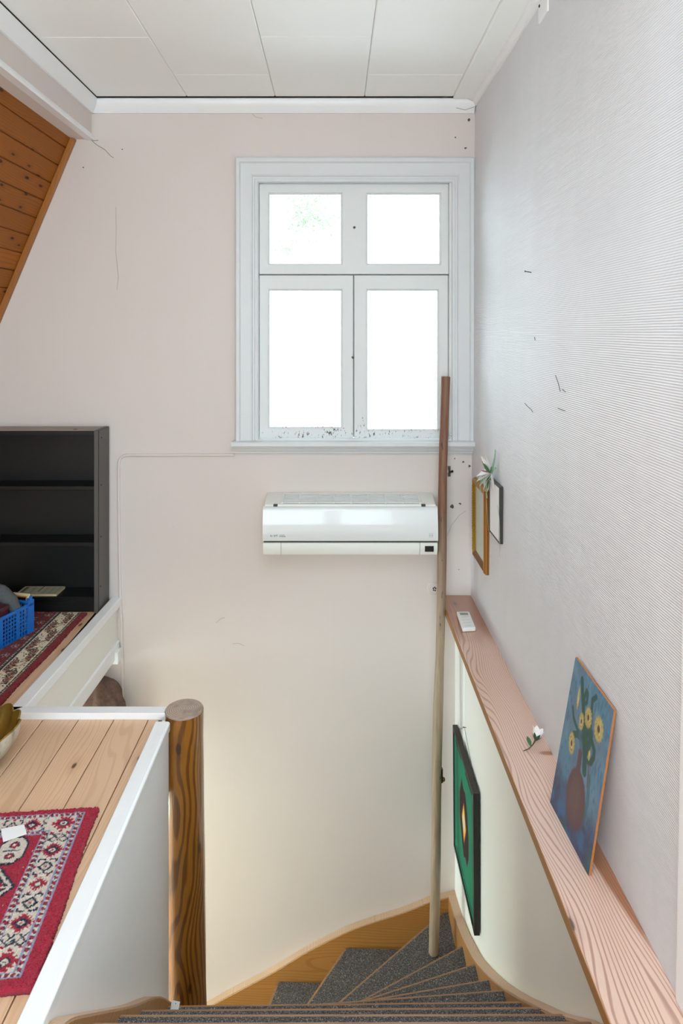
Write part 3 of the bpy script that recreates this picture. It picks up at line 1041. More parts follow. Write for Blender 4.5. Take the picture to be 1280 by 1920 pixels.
MB().box(-0.2875, -0.2855, 3.0370, 3.0400, 0.3628, 0.3708).build('logo_bar', 'ink', fpanel)
MB().box(-0.2820, -0.2805, 3.0370, 3.0400, 0.3628, 0.3690).build('logo_bar', 'ink', fpanel)
text_mesh('lettering', 'NORDIC', 0.0062, (-0.2480, 3.0376, 0.3680), 'ink_soft', fpanel)
text_mesh('lettering', 'INVERTER', 0.0062, (-0.2480, 3.0376, 0.3620), 'ink', fpanel)
wallXZ([0.418, 0.4188, 0.4342, 0.435], [0.361, 0.3618, 0.3772, 0.378], {(1, 1)}, 3.0372, 3.040).build('mark_border', 'ink_soft', fpanel)
text_mesh('lettering', 'AG', 0.0105, (0.4195, 3.0378, 0.3655), 'ink_soft', fpanel)

# --- pole
pb, pt = Vector((0.4300, 2.985, LV['I'] + 0.0085)), Vector((0.5080, 3.148, 1.069))
pole = thing('wooden_pole', pb, 'long worn round pole leaning from the stair corner to the window', 'pole')
pts = [pb.lerp(pt, k / 12) for k in range(13)]
pts = [p + Vector((0.0025 * math.sin(k * 1.1), 0, 0)) for k, p in enumerate(pts)]
rr = [0.0205 + 0.0012 * math.sin(k * 1.7) + (0.001 if k < 6 else 0) for k in range(13)]
mbp = MB().tube([pts[0]] + [pts[0].lerp(pts[1], 0.04)] + pts[1:-1] + [pts[-1].lerp(pts[-2], 0.01), pts[-1]], [0.015, rr[0]] + rr[1:-1] + [rr[-1], rr[-1] - 0.002], 16)
mbp.build('shaft', 'pole', pole, pb, smooth=True)
k = pb.lerp(pt, (1.275 - (1452 - 622) * 3.04 / 1280 - pb.z) / (pt.z - pb.z))
MB().box(k.x + 0.016, k.x + 0.024, k.y - 0.010, k.y + 0.010, k.z - 0.030, k.z + 0.032).build('hook_plate', 'dark_metal', pole, bevel=0.002, seg=1)
ball(MB(), (k.x + 0.026, k.y, k.z - 0.018), 0.010).build('hook_knob', 'gold_dark', pole, smooth=True)

# --- bookcase
BX0, BX1, BY0, BY1, BH = -1.690, -1.071, 3.090, 3.232, 0.828
bc = thing('bookcase', ((BX0 + BX1) / 2, BY1, 0), 'low black open bookcase standing against the window wall', 'bookcase')
T = 0.020
for x in (BX0, BX1 - T):
    s_ = MB().box(x, x + T, BY0 + 0.003, BY1, 0, BH).build('side_panel', 'black_wood', bc, bevel=0.001, seg=1)
    MB().box(x + 0.001, x + T - 0.001, BY0, BY0 + 0.0035, 0.001, BH - 0.001).build('edge_band', 'black_edge', s_)
MB().box(BX1 + 0.0002, BX1 + 0.0022, BY0 + 0.006, BY1 - 0.002, 0.004, BH - 0.002).build('outer_veneer', 'black_edge', bc)
for k_, z in enumerate((0.115, 0.34, 0.575, 0.79)):
    MB().tube([(BX1 + 0.0015, BY0 + 0.022 + 0.004 * k_, z), (BX1 + 0.004, BY0 + 0.022 + 0.004 * k_, z)], 0.004, 8).build('screw', 'black', bc)
MB().box(BX0 + T, BX1 - T, BY1 - 0.006, BY1 - 0.001, 0, BH - 0.02).build('back_panel', 'black_wood', bc)
tp = MB().box(BX0 + T, BX1 - T, BY0, BY1 - 0.001, BH - 0.020, BH - 0.002).build('top_panel', 'black_wood', bc)
MB().box(BX0 + T, BX1 - T, BY0 + 0.002, BY1 - 0.002, BH - 0.002, BH - 0.0005).build('dust', 'dusty_top', tp)
MB().tube([(-1.19, 3.13, BH - 0.001), (-1.19, 3.13, BH + 0.001)], 0.009, 10).build('peg_hole', 'black', tp)
for z in (0.573, 0.318, 0.069):
    MB().box(BX0 + T, BX1 - T, BY0 + 0.012, BY1 - 0.006, z - 0.018, z).build('shelf', 'black_wood', bc, bevel=0.0015, seg=1)
MB().box(BX0 + T, BX1 - T, BY0 + 0.014, BY0 + 0.03, 0.002, 0.051).build('plinth', 'black_wood', bc)

# --- open booklet on the lowest shelf
bk = thing('booklet', (-1.364, 3.16, 0.069), 'thin yellowed booklet lying on the lowest bookcase shelf', 'booklet')
def booklet_tint(nu, nv):
    s = np.linspace(0, 1, nu)[:, None] * np.ones((1, nv))
    t = np.linspace(0, 1, nv)[None, :] * np.ones((nu, 1))
    c = np.ones((nu, nv, 3)) * L3((176, 172, 146))
    line = (np.mod(t * 14, 1) < 0.5) & (t > .08) & (t < .93) & (((s > .06) & (s < .46)) | ((s > .54) & (s < .95)))
    wordy = np.sin(s * 260 + np.floor(t * 14) * 3.1) > -0.5
    c[line & wordy] = L3((112, 112, 100))
    c[(s > .05) & (s < .13) & (t > .25) & (t < .9)] = L3((84, 80, 62))
    c[(s > .47) & (s < .50) & (t > .3)] = L3((92, 88, 70))
    return c, s, t
c, s, t = booklet_tint(90, 60)
P = np.stack([-1.457 + s * 0.187 + 0.003 * t, 3.112 + t * 0.096, np.full_like(s, 0.069 + 0.010)], -1)
sheet('cover', 'poster', bk, (-1.364, 3.16, 0.0785), P, c, (0, 0, -0.001))
MB().prism([(-1.4565, 3.1125, 0.0692), (-1.2705, 3.1125, 0.0692), (-1.2675, 3.2075, 0.0692), (-1.4535, 3.2075, 0.0692)], (0, 0, 0.0088)).build('pages', 'pale_wood', bk)

# --- blue crate
C0 = Vector((-1.272, 2.878, 0.0125))
cu_ = Vector((-0.318, -0.948, 0))
cv_ = Vector((-0.948, 0.318, 0))
CLN, CWD, CHT = 0.36, 0.27, 0.128
crate = thing('plastic_crate', C0 + cu_ * CLN / 2 + cv_ * CWD / 2, 'blue plastic lattice crate standing on the patterned runner', 'crate')


def lattice(o, d, n, length, z0, z1, nc, nr, th):
    us_, hs = [0.0], set()
    bar = 0.0034
    xs_, zs_ = [], []
    step = (length - bar) / nc
    for i in range(nc):
        xs_ += [i * step, i * step + bar]
    xs_ += [length - bar, length]
    sz = (z1 - z0 - bar) / nr
    for j in range(nr):
        zs_ += [z0 + j * sz, z0 + j * sz + bar]
    zs_ += [z1 - bar, z1]
    for i in range(nc):
        if i % 6 == 5:
            continue
        for j in range(nr):
            hs.add((2 * i + 1, 2 * j + 1))
    return slab(xs_, zs_, hs, lambda u, v, t_: o + d * u + n * t_ + Vector((0, 0, v)), 0, th)


zr = CHT
lattice(C0, cu_, cv_, CLN, 0.004, zr - 0.014, 24, 7, 0.004).build('lattice_side', 'blue_plastic', crate)
lattice(C0 + cv_ * (CWD - 0.004), cu_, cv_, CLN, 0.004, zr - 0.014, 24, 7, 0.004).build('lattice_side', 'blue_plastic', crate)
lattice(C0, cv_, cu_, CWD, 0.004, zr - 0.014, 18, 7, 0.004).build('lattice_side', 'blue_plastic', crate)
lattice(C0 + cu_ * (CLN - 0.004), cv_, cu_, CWD, 0.004, zr - 0.014, 18, 7, 0.004).build('lattice_side', 'blue_plastic', crate)
MB().obox(C0 + cu_ * CLN / 2 + cv_ * CWD / 2 + Vector((0, 0, 0.004)), cu_, cv_, (0, 0, 1), CLN / 2, CWD / 2, 0.003).build('bottom', 'blue_plastic', crate)
rim = slab([-0.003, 0.008, CLN - 0.008, CLN + 0.003], [-0.003, 0.008, CWD - 0.008, CWD + 0.003], {(1, 1)}, lambda u, v, t_: C0 + cu_ * u + cv_ * v + Vector((0, 0, t_)), zr - 0.016, zr - 0.004)
rim.build('rim', 'blue_plastic', crate, bevel=0.002, seg=1)
for a, b in ((0, 0), (1, 0), (0, 1), (1, 1)):
    p = C0 + cu_ * (a * CLN) + cv_ * (b * CWD)
    su, sv = (1 if a == 0 else -1), (1 if b == 0 else -1)
    MB().prism([p - cu_ * 0.003 * su - cv_ * 0.003 * sv, p + cu_ * 0.030 * su - cv_ * 0.003 * sv, p + cu_ * 0.030 * su + cv_ * 0.006 * sv,
                p + cu_ * 0.006 * su + cv_ * 0.006 * sv, p + cu_ * 0.006 * su + cv_ * 0.030 * sv, p - cu_ * 0.003 * su + cv_ * 0.030 * sv], (0, 0, zr + 0.008)).build('corner_post', 'blue_plastic', crate, bevel=0.001, seg=1)
    MB().obox(p + cu_ * 0.012 * su + cv_ * 0.002 * sv + Vector((0, 0, zr + 0.016)), cu_, cv_, (0, 0, 1), 0.007, 0.004, 0.010).build('stacking_lug', 'blue_plastic', crate, bevel=0.002, seg=1)

cc = C0 + Vector((0, 0, 0.008))
bx = thing('maroon_box', cc + cu_ * 0.22 + cv_ * 0.12, 'dark maroon box lying in the blue crate', 'box')
MB().obox(cc + cu_ * 0.225 + cv_ * 0.110 + Vector((0, 0, 0.064)), cu_, cv_, (0, 0, 1), 0.115, 0.085, 0.062).build('body', 'maroon', bx, bevel=0.004)
MB().obox(cc + cu_ * 0.225 + cv_ * 0.110 + Vector((0, 0, 0.133)), cu_, cv_, (0, 0, 1), 0.118, 0.088, 0.010).build('lid', 'maroon', bx, bevel=0.004)
gr = thing('grey_sweater', cc + cu_ * 0.06 + cv_ * 0.13, 'crumpled grey wool garment bulging out of the blue crate', 'clothing')
mbg = MB()
pg = [cc + cu_ * 0.05 + cv_ * 0.03 + Vector((0, 0, 0.03)), cc + cu_ * 0.055 + cv_ * 0.040 + Vector((0, 0, 0.09)), cc + cu_ * 0.07 + cv_ * 0.075 + Vector((0, 0, 0.15)), cc + cu_ * 0.095 + cv_ * 0.12 + Vector((0, 0, 0.185)),
      cc + cu_ * 0.10 + cv_ * 0.17 + Vector((0, 0, 0.19)), cc + cu_ * 0.08 + cv_ * 0.22 + Vector((0, 0, 0.15)), cc + cu_ * 0.07 + cv_ * 0.235 + Vector((0, 0, 0.06))]
pg = smooth_curve([tuple(p) for p in pg], 4)
rg = [0.020 + 0.014 * math.sin(math.pi * i / (len(pg) - 1)) + 0.0025 * math.sin(i * 2.1) for i in range(len(pg))]
mbg.tube(pg, rg, 14).build('sleeve', 'grey_cloth', gr, smooth=True, angle=80)
fo = cc + cu_ * 0.022 + cv_ * 0.050
fr_ = thing('empty_picture_frame', fo + Vector((0, 0, 0.002)), 'small empty pale wooden frame standing in the blue crate', 'picture frame')
fd = (cv_ * 0.9 + cu_ * 0.1).normalized()
fup = Vector((0, 0.25, 0.97)).normalized()
fnn = fd.cross(fup).normalized()
slab([0, 0.012, 0.068, 0.080], [0, 0.012, 0.133, 0.145], {(1, 1)}, lambda u, v, t_: fo + fd * (u - 0.03) + fup * v + fnn * t_, -0.004, 0.004).build('moulding', 'pale_wood', fr_, bevel=0.002, seg=1)
slab([0.012, 0.016, 0.064, 0.068], [0.012, 0.016, 0.129, 0.133], {(1, 1)}, lambda u, v, t_: fo + fd * (u - 0.03) + fup * v + fnn * t_, -0.003, 0.001).build('inner_slip', 'board_edge', fr_)


# --- rugs
def rug_points(o, ea, eb, W, L, na, nb, h, pile):
    a = np.linspace(0, W, na)[:, None] * np.ones((1, nb))
    b = np.linspace(0, L, nb)[None, :] * np.ones((na, 1))
    z = h + rng.normal(0, pile, (na, nb))
    edge = np.minimum(np.minimum(a, W - a), np.minimum(b, L - b))
    z = np.where(edge < 0.002, h * 0.72, z)
    wob = np.where(edge < 0.001, rng.normal(0, 0.0012, (na, nb)), 0)
    wob = wob + 0.0025 * np.sin(b * 13) * (a < 0.01)
    P = np.stack([o[0] + ea[0] * (a + wob) + eb[0] * b, o[1] + ea[1] * (a + wob) + eb[1] * (b + wob * 0.5), z], -1)
    return a, b, P


RED, NAVY, IVORY, LILAC = L3((176, 26, 56)), L3((36, 36, 60)), L3((226, 212, 198)), L3((160, 156, 186))


def frac(x):
    return x - np.floor(x)


def small_rug():
    W, L = 0.80, 0.505
    na, nb = 330, 240
    eb = np.array([0.0896, -0.996])
    ea = np.array([-0.996, -0.0896])
    o = np.array([-0.627, 1.816])
    a, b, P = rug_points(o, ea, eb, W, L, na, nb, 0.0125, 0.0012)
    k = 0.0026
    A, B = np.floor(a / k) * k + k / 2, np.floor(b / k) * k + k / 2
    r, f, nn_, l = (A - .032) / .086, (B - .018) / .074, (L - B - .024) / .074, (W - A - .032) / .086
    m = np.minimum(np.minimum(r, l), np.minimum(f, nn_))
    side = np.minimum(r, l) <= np.minimum(f, nn_)
    t = np.where(side, (B - .018) / (L - .042) * 9, (A - .032) / (W - .064) * 15)
    s = (m - .17) / .66
    cell = np.floor(t).astype(int)
    ft = frac(t)
    corner = (np.minimum(r, l) < 1) & (np.minimum(f, nn_) < 1)
    c = np.ones((na, nb, 3)) * RED
    inb = (m > 0) & (m < 1)
    c[inb] = IVORY
    # guard stripes: navy blocks with red cores between white slashes
    g = inb & ((m < .17) | (m > .83))
    gm = np.where(m < .17, m / .17, (m - .83) / .17)
    gt = frac(t * 3.6 + gm * 0.35)
    c[g & (gt < .62)] = NAVY
    c[g & (gt > .14) & (gt < .48) & (gm > .25) & (gm < .78)] = RED
    c[inb & ((np.abs(m - .02) < .022) | (np.abs(m - .17) < .018) | (np.abs(m - .83) < .018) | (np.abs(m - .985) < .022))] = LILAC
    body = inb & ~g
    p, q_ = np.abs(s - .5) * 2, np.abs(ft - .5) * 2
    n9 = np.where(side, 8, 14)
    typ = np.where((cell == 0) | (cell == n9), 0, np.where((cell == 1) | (cell == n9 - 1), 2, np.where((cell == 2) | (cell == n9 - 2), 3, np.where(cell % 2 == 1, 1, 0))))
    # corners: one red star centred in the corner square
    pc = np.abs(np.minimum(r, l) - .5) * 2
    qc = np.abs(np.minimum(f, nn_) - .5) * 2
    p, q_ = np.where(corner, pc, p), np.where(corner, qc, q_)
    typ = np.where(corner, 0, typ)
    d = p + q_
    saw = 0.12 * np.sign(np.sin((p - q_) * 15))
    T0, T1, T2, T3 = (body & (typ == i) for i in range(4))
    c[T0 & (d < .72 + saw)] = RED
    c[T0 & (d < .34)] = NAVY
    c[T0 & (d < .22)] = IVORY
    c[T0 & (d < .07)] = NAVY
    c[T0 & (q_ > .82) & (np.abs(p - .45) < .12)] = RED
    c[T1 & (np.abs(d - .55) < .13)] = NAVY
    c[T1 & (d < .42) & (frac(p * 4) < .4)] = L3((196, 180, 170))
    c[T1 & (d < .12)] = RED
    c[T1 & (np.abs(q_ - .86 + .3 * (p - .5) ** 2) < .09) & (p > .12) & (p < .85)] = NAVY
    c[T1 & (np.abs(p - .75) < .08) & (q_ > .55) & (q_ < .9)] = NAVY
    c[T1 & (p > .78) & (q_ < .14)] = RED
    lat = (frac((s * 1.0 + ft * 1.0) * 2.5) < .2) | (frac((s - ft) * 2.5) < .2)
    c[T2 & lat] = NAVY
    c[T2 & (np.abs(d - .4) < .07)] = L3((70, 66, 84))
    c[T2 & (d < .12)] = NAVY
    c[T3 & (d < .98 + saw)] = RED
    c[T3 & (d < .62 + saw * .7)] = NAVY
    c[T3 & (d < .26)] = IVORY
    c[T3 & (d < .09)] = RED
    # field
    fld = m >= 1
    for ca_, cb_ in ((.172, .140), (.172, .365), (W - .172, .140), (W - .172, .365)):
        u, v = np.abs(A - ca_) / .030, np.abs(B - cb_) / .040
        hx = np.maximum(np.maximum(u, v), (u + v) * .68)
        c[fld & (hx < 1.15)] = NAVY
        c[fld & (hx < 1.0)] = IVORY
        for sg in (-1, 1):
            rr_ = np.hypot((A - ca_), (B - cb_ - sg * .018) * 1.2)
            c[fld & (rr_ < .0125)] = NAVY
            c[fld & (rr_ < .0095)] = RED
            c[fld & (rr_ < .004)] = IVORY
        c[fld & (u < .7) & (np.abs(B - cb_) < .0022)] = L3((96, 90, 110))
    u, v = np.abs(A - W / 2), np.abs(B - L / 2)
    big = u / .265 + v / .30
    c[fld & (np.abs(big - 1.0) < .05) & (v < .06)] = NAVY
    c[fld & (np.abs(big - 1.0) < .018) & (v < .06)] = IVORY
    c[fld & (np.abs(u - .205) + v * .8 < .026)] = IVORY
    c[fld & (np.abs(u - .205) + v * .8 < .018)] = RED
    c[fld & (v < .003) & (u > .22) & (u < .262)] = IVORY
    c[fld & (np.abs(u / .16 + v / .10 - 1) < .06)] = NAVY
    c[fld & (u / .16 + v / .10 < .9) & (frac(A * 40) < .3)] = IVORY
    spk = fld & (rng.random((na, nb)) < .004)
    c[spk] = IVORY
    c *= (1 + rng.normal(0, .06, (na, nb, 1)))
    ob = sheet('small_red_rug', 'rug', None, (-0.9, 1.55, 0.0), P, np.clip(c, 0, 1), (0, 0, -0.0086), L3((120, 18, 40)))
    tag(ob, 'small bright red oriental rug with an ivory border on the planks', 'rug')


small_rug()


def runner():
    W, L = 0.52, 0.83
    na, nb = 240, 400
    e = np.array([-0.022, -0.764])
    e /= np.linalg.norm(e)
    eb = e
    ea = np.array([e[1], -e[0]])
    o = np.array([-1.116, 3.078])
    a, b, P = rug_points(o, ea, eb, W, L, na, nb, 0.0105, 0.0007)
    k = 0.0022
    A, B = np.floor(a / k) * k + k / 2, np.floor(b / k) * k + k / 2
    DR, FR, DK, IV = L3((128, 18, 28)), L3((104, 20, 24)), L3((40, 26, 30)), L3((222, 206, 178))
    c = np.ones((na, nb, 3)) * FR
    c[A < .024] = DR
    z1 = (A >= .024) & (A < .034)
    c[z1] = DK
    c[z1 & (frac(B / .0105) < .4) & (np.abs(A - .029) < .0032)] = IV
    z2 = (A >= .034) & (A < .122)
    s = (A - .034) / .088
    c[z2] = IV
    tri = np.abs(frac(B / .17) - .5) * 2
    mean = .18 + .64 * np.clip(tri * 1.8 - .4, 0, 1)
    c[z2 & (np.abs(s - mean) < .10)] = L3((96, 44, 34))
    c[z2 & (np.abs(s - mean) < .055)] = IV
    c[z2 & (np.abs(s - mean) < .022)] = L3((60, 34, 34))
    for off, ss, cl in ((0.0, .72, DK), (.085, .28, L3((84, 26, 40))), (.0425, .30, DK), (.1275, .72, L3((72, 22, 34)))):
        u = (frac((B - off) / .17 + .5) - .5) * .17
        e1 = np.hypot((u - .25 * (s - ss) * .05) / .020, (s - ss) / .17)
        c[z2 & (e1 < 1.0)] = cl
        c[z2 & (np.abs(e1 - .62) < .13)] = L3((176, 140, 120))
        c[z2 & (e1 < .34)] = L3((150, 40, 50))
        e2 = np.hypot((u - .027) / .010, (s - ss + .12) / .16)
        c[z2 & (e2 < 1)] = L3((188, 140, 84))
        c[z2 & (e2 < .6)] = DK
        e3 = np.hypot((u + .025) / .012, (s - ss - .10) / .10)
        c[z2 & (np.abs(e3 - .8) < .28)] = DK
    sq = np.sin(B * 210 + 5 * np.sin(s * 9)) * np.cos(s * 21 + 3 * np.sin(B * 60))
    c[z2 & (sq > .62)] = DK
    c[z2 & ((s < .05) | (s > .95))] = DK
    c[z2 & ((np.abs(s - .085) < .025) | (np.abs(s - .915) < .025))] = IV
    z3 = (A >= .122) & (A < .136)
    c[z3] = DK
    c[z3 & (frac(B / .012) < .42) & (np.abs(A - .131) < .003)] = IV
    z4 = A >= .136
    row = np.floor((A - .136) / .05)
    bb = frac(B / .075 + .5 * (row % 2)) - .5
    aa = frac((A - .136) / .05) - .5
    r_ = np.hypot(aa * .05, bb * .075)
    th = np.arctan2(bb, aa)
    c[z4 & (r_ < .015 + .004 * np.cos(5 * th)) & (r_ > .010)] = L3((150, 110, 100))
    c[z4 & (r_ < .005)] = L3((190, 160, 140))
    c[z4 & (r_ > .006) & (r_ < .010)] = L3((64, 24, 34))
    c *= (1 + rng.normal(0, .07, (na, nb, 1)))
    ob = sheet('patterned_runner', 'rug', None, (-1.38, 2.66, 0.0), P, np.clip(c, 0, 1), (0, 0, -0.0070), L3((110, 16, 24)))
    tag(ob, 'dark red patterned runner with scrolled border in front of the bookcase', 'rug')


runner()

# --- fluted bowl
bo_ = Vector((-1.063, 1.99, 0.0))
bowl = thing('shell_bowl', bo_, 'fluted silver and gold shell bowl standing on the planks', 'bowl')


def shell(R, off, flip=False):
    rings = []
    n = 112
    for k in range(13):
        f = k / 12
        r = (0.050 + 0.088 * math.sin(f * HALF) ** 0.85) - off
        z = 0.006 + 0.112 * f ** 1.15 + off * 0.6
        ring = []
        for i in range(n):
            a = 2 * math.pi * i / n
            fl_ = abs(math.sin(a * 7))
            rr_ = r * (1 - 0.075 * (1 - fl_) * (0.4 + 0.6 * f))
            ring.append((bo_.x + rr_ * math.cos(a), bo_.y + rr_ * math.sin(a), z + 0.012 * (fl_ - 0.5) * f ** 4))
        rings.append(ring)
    return rings


MB().loft(shell(1, 0.0), True, False).build('outer_shell', 'vase', bowl, bo_, smooth=True, angle=60)
r_in = shell(1, 0.004)
r_o = shell(1, 0.0)
MB().loft([r_o[-1]] + r_in[::-1], True, False).build('inner_shell', 'vase_in', bowl, bo_, smooth=True, angle=60)
MB().loft([[(bo_.x + r * math.cos(2 * math.pi * i / 24), bo_.y + r * math.sin(2 * math.pi * i / 24), z) for i in range(24)] for r, z in ((0.050, 0.0005), (0.053, 0.004), (0.049, 0.010))]).build('foot', 'vase_in', bowl)

# --- cards
cd = MB().prism([(-0.846, 1.729, 0.0150), (-0.819, 1.685, 0.0150), (-0.773, 1.712, 0.0150), (-0.794, 1.744, 0.0150)], (0, 0, 0.0012)).build('blank_card', 'paper_white', None)
tag(cd, 'blank white card lying on the red rug', 'card')
tz = LV['D'] + 0.0075
tg = thing('paper_tag', (-0.452, 1.905, tz), 'small white paper tag with a hole on a stair tread by the post', 'tag')
ta = Vector((0.93, -0.15, -0.05)).normalized()
tu = Vector((-0.28, 0.55, 0.80))
tu = (tu - ta * tu.dot(ta)).normalized()
tn = ta.cross(tu)
slab([-0.0115, -0.0014, 0.0014, 0.0115], [0.0, 0.027, 0.0298, 0.034], {(1, 1)}, lambda u, v, t_: Vector((-0.452, 1.905, tz + 0.002)) + ta * u + tu * v + tn * t_, -0.0005, 0.0005).build('card', 'paper_white', tg)
MB().tube([Vector((-0.452, 1.905, tz + 0.030)), Vector((-0.458, 1.912, tz + 0.034)), Vector((-0.464, 1.917, tz + 0.010)), Vector((-0.466, 1.918, tz + 0.001))], 0.0005, 5).build('thread', 'paper_white', tg)

# --- brown cloth on a hook under the landing
bh = thing('brown_coat', (-1.085, YB, -0.66), 'brown fleece garment hanging on the wall below the landing', 'clothing')
rings = []
n = 40
for k in range(15):
    f = k / 14
    z = -0.315 - 0.36 * f ** 1.25
    wdt = 0.045 + 0.060 * min(1, (f / 0.30)) ** 0.6 + 0.01 * f
    dep = 0.028 + 0.050 * min(1, f / 0.25) ** 0.6
    ring = []
    for i in range(n):
        a = 2 * math.pi * i / n
        fold = 1 + 0.20 * f ** 0.5 * math.sin(9 * a + 1.0) + 0.03 * math.sin(17 * a + 6 * f)
        ring.append((-1.085 + wdt * fold * math.cos(a), 3.145 + dep * fold * math.sin(a), z + 0.010 * math.sin(3 * a) * (1 - f) - 0.05 * max(0, math.cos(a)) ** 2 * (1 - f)))
    rings.append(ring)
MB().loft(rings).build('fleece', 'brown_cloth', bh, smooth=True, angle=80)
MB().tube([(-1.085, YB - 0.001, -0.330), (-1.085, 3.16, -0.335), (-1.085, 3.14, -0.320)], 0.004, 6).build('hook', 'metal', bh)

# --- cable on the wall
cab = [(-0.478, 0.6905), (-0.70, 0.691), (-0.93, 0.690), (-0.985, 0.690)]
arc = [(-0.985 - 0.040 * math.sin(a), 0.650 + 0.040 * math.cos(a)) for a in [HALF * i / 6 for i in range(1, 7)]]
arc += [(-1.026, 0.50), (-1.024, 0.30), (-1.020, 0.06), (-1.0185, 0.02), (-1.012, -0.10), (-1.008, -0.30), (-1.006, -0.70), (-1.006, -1.40)]
pc_ = [(x, YB - 0.004 - 0.001 * math.sin(i), z) for i, (x, z) in enumerate(cab + arc)]
tag(MB().tube(pc_, 0.0072, 8).build('wall_cable', 'wall', None, smooth=True), 'painted-over cable running from the window sill and down the wall', 'cable')

# --- round vent in the wall beside the pole
vt = thing('wall_vent', (0.464, YB, 0.03), 'small round white vent half hidden behind the pole', 'vent')
n = 24
MB().loft([[(0.464 + r * math.cos(2 * math.pi * i / n), y, 0.0575 + r * math.sin(2 * math.pi * i / n)) for i in range(n)] for r, y in ((0.0285, YB + 0.001), (0.0285, YB - 0.004), (0.024, YB - 0.008), (0.010, YB - 0.009))]).build('disc', 'wall', vt, smooth=True)
for a in (0.5, 1.6, 2.7, 3.9, 5.2):
    MB().obox((0.470 + 0.0065 * math.cos(a), YB - 0.0095, 0.0575 + 0.0075 * math.sin(a)), (1, 0, 0), (0, 1, 0), (0, 0, 1), 0.0024, 0.0012, 0.003).build('slot', 'black', vt)

# --- latch on the wall under the sill
la = thing('bolt_latch', (0.545, YB, 0.58), 'small painted metal latch on the wall just below the sill', 'latch')
MB().box(0.534, 0.548, YB - 0.004, YB + 0.001, 0.618, 0.638).build('plate', 'metal', la, bevel=0.001, seg=1)
MB().box(0.534, 0.548, YB - 0.004, YB + 0.001, 0.588, 0.606).build('plate', 'metal', la, bevel=0.001, seg=1)
MB().tube([(0.536, YB - 0.010, 0.612), (0.552, YB - 0.012, 0.613)], 0.0045, 8).build('bolt', 'dark_metal', la)
ball(MB(), (0.5535, YB - 0.013, 0.6145), 0.006).build('bolt_knob', 'dark_metal', la, smooth=True)
MB().tube([(0.541, YB - 0.002, 0.590), (0.541, YB - 0.002, 0.632)], 0.003, 6).build('bracket', 'dark_metal', la)

# --- remote control on the ledge
rm = thing('remote_control', (0.5555, 2.925, 0.0255), 'white remote control lying on the ledge near the pole', 'remote')
q0 = [(0.5285, 2.838), (0.5865, 2.846), (0.592, 3.010), (0.5345, 3.010)]
body = MB().prism([(x, y, 0.0255) for x, y in q0], (0, 0, 0.017)).build('case', 'remote', rm, bevel=0.006, seg=3, smooth=True)


def rq(u0, u1, v0, v1, nm, mt, h=0.0008):
    def pnt(u, v):
        a = Vector(q0[0]).lerp(Vector(q0[1]), u)
        b = Vector(q0[3]).lerp(Vector(q0[2]), u)
        c = a.lerp(b, v)
        return (c.x, c.y, 0.0424)
    MB().prism([pnt(u0, v0), pnt(u1, v0), pnt(u1, v1), pnt(u0, v1)], (0, 0, h)).build(nm, mt, rm)


rq(0.20, 0.82, 0.76, 0.90, 'screen', 'lcd')
rq(0.22, 0.80, 0.63, 0.66, 'button', 'button', 0.001)
rq(0.22, 0.60, 0.58, 0.595, 'button', 'button', 0.001)
rq(0.18, 0.82, 0.47, 0.475, 'cover_line', 'ac_grey', 0.0004)
rq(0.18, 0.82, 0.30, 0.305, 'cover_line', 'ac_grey', 0.0004)
rq(0.30, 0.70, 0.12, 0.125, 'cover_line', 'ac_grey', 0.0004)

# --- painting leaning on the ledge
pa = thing('flower_painting', (0.58, 1.69, 0.0255), 'unframed blue painting of yellow flowers leaning on the ledge', 'painting')
pF0, pN0 = np.array([0.573, 1.812, 0.0262]), np.array([0.584, 1.568, 0.0262])
pF1, pN1 = np.array([0.6385, 1.806, 0.414]), np.array([0.6400, 1.562, 0.408])
nu, nv = 130, 206
s = np.linspace(0, 1, nu)[:, None] * np.ones((1, nv))
t = np.linspace(0, 1, nv)[None, :] * np.ones((nu, 1))


def vnoise(shape, fu, fv, seed):
    g = np.random.default_rng(seed).random((fu + 2, fv + 2))
    x = np.linspace(0, fu, shape[0])[:, None] * np.ones((1, shape[1]))
    y = np.linspace(0, fv, shape[1])[None, :] * np.ones((shape[0], 1))
    i, j = np.floor(x).astype(int), np.floor(y).astype(int)
    fx, fy = x - i, y - j
    fx, fy = fx * fx * (3 - 2 * fx), fy * fy * (3 - 2 * fy)
    return (g[i, j] * (1 - fx) + g[i + 1, j] * fx) * (1 - fy) + (g[i, j + 1] * (1 - fx) + g[i + 1, j + 1] * fx) * fy


def over(c, mask, colr):
    m_ = np.clip(mask, 0, 1)[..., None]
    return c * (1 - m_) + L3(colr) * m_


def soft(d, w_):
    return np.clip(0.5 - d / w_, 0, 1)


n1, n2, n3 = vnoise((nu, nv), 9, 14, 1), vnoise((nu, nv), 40, 30, 2), vnoise((nu, nv), 5, 7, 4)
c = np.ones((nu, nv, 3)) * L3((84, 126, 152))
c = over(c, (n1 - .35) * 1.3, (108, 146, 166))
c = over(c, np.clip((n2 - .5) * 1.6, 0, .7), (60, 98, 122))
c = over(c, np.clip((n3 - .5) * 1.8, 0, .6), (98, 112, 134))
c = over(c, soft(t - .26 - .10 * (n1 - .5), .14) * .85, (44, 62, 96))
c = over(c, soft(t - .22, .12) * np.clip((n2 - .45) * 4, 0, 1) * .7, (66, 52, 92))
c = over(c, soft(t - .20, .12) * np.clip((n1 - .5) * 4, 0, 1) * .7, (48, 104, 150))
c = over(c, soft(t - .16, .1) * np.clip((.45 - n3) * 5, 0, 1) * .6, (40, 84, 70))


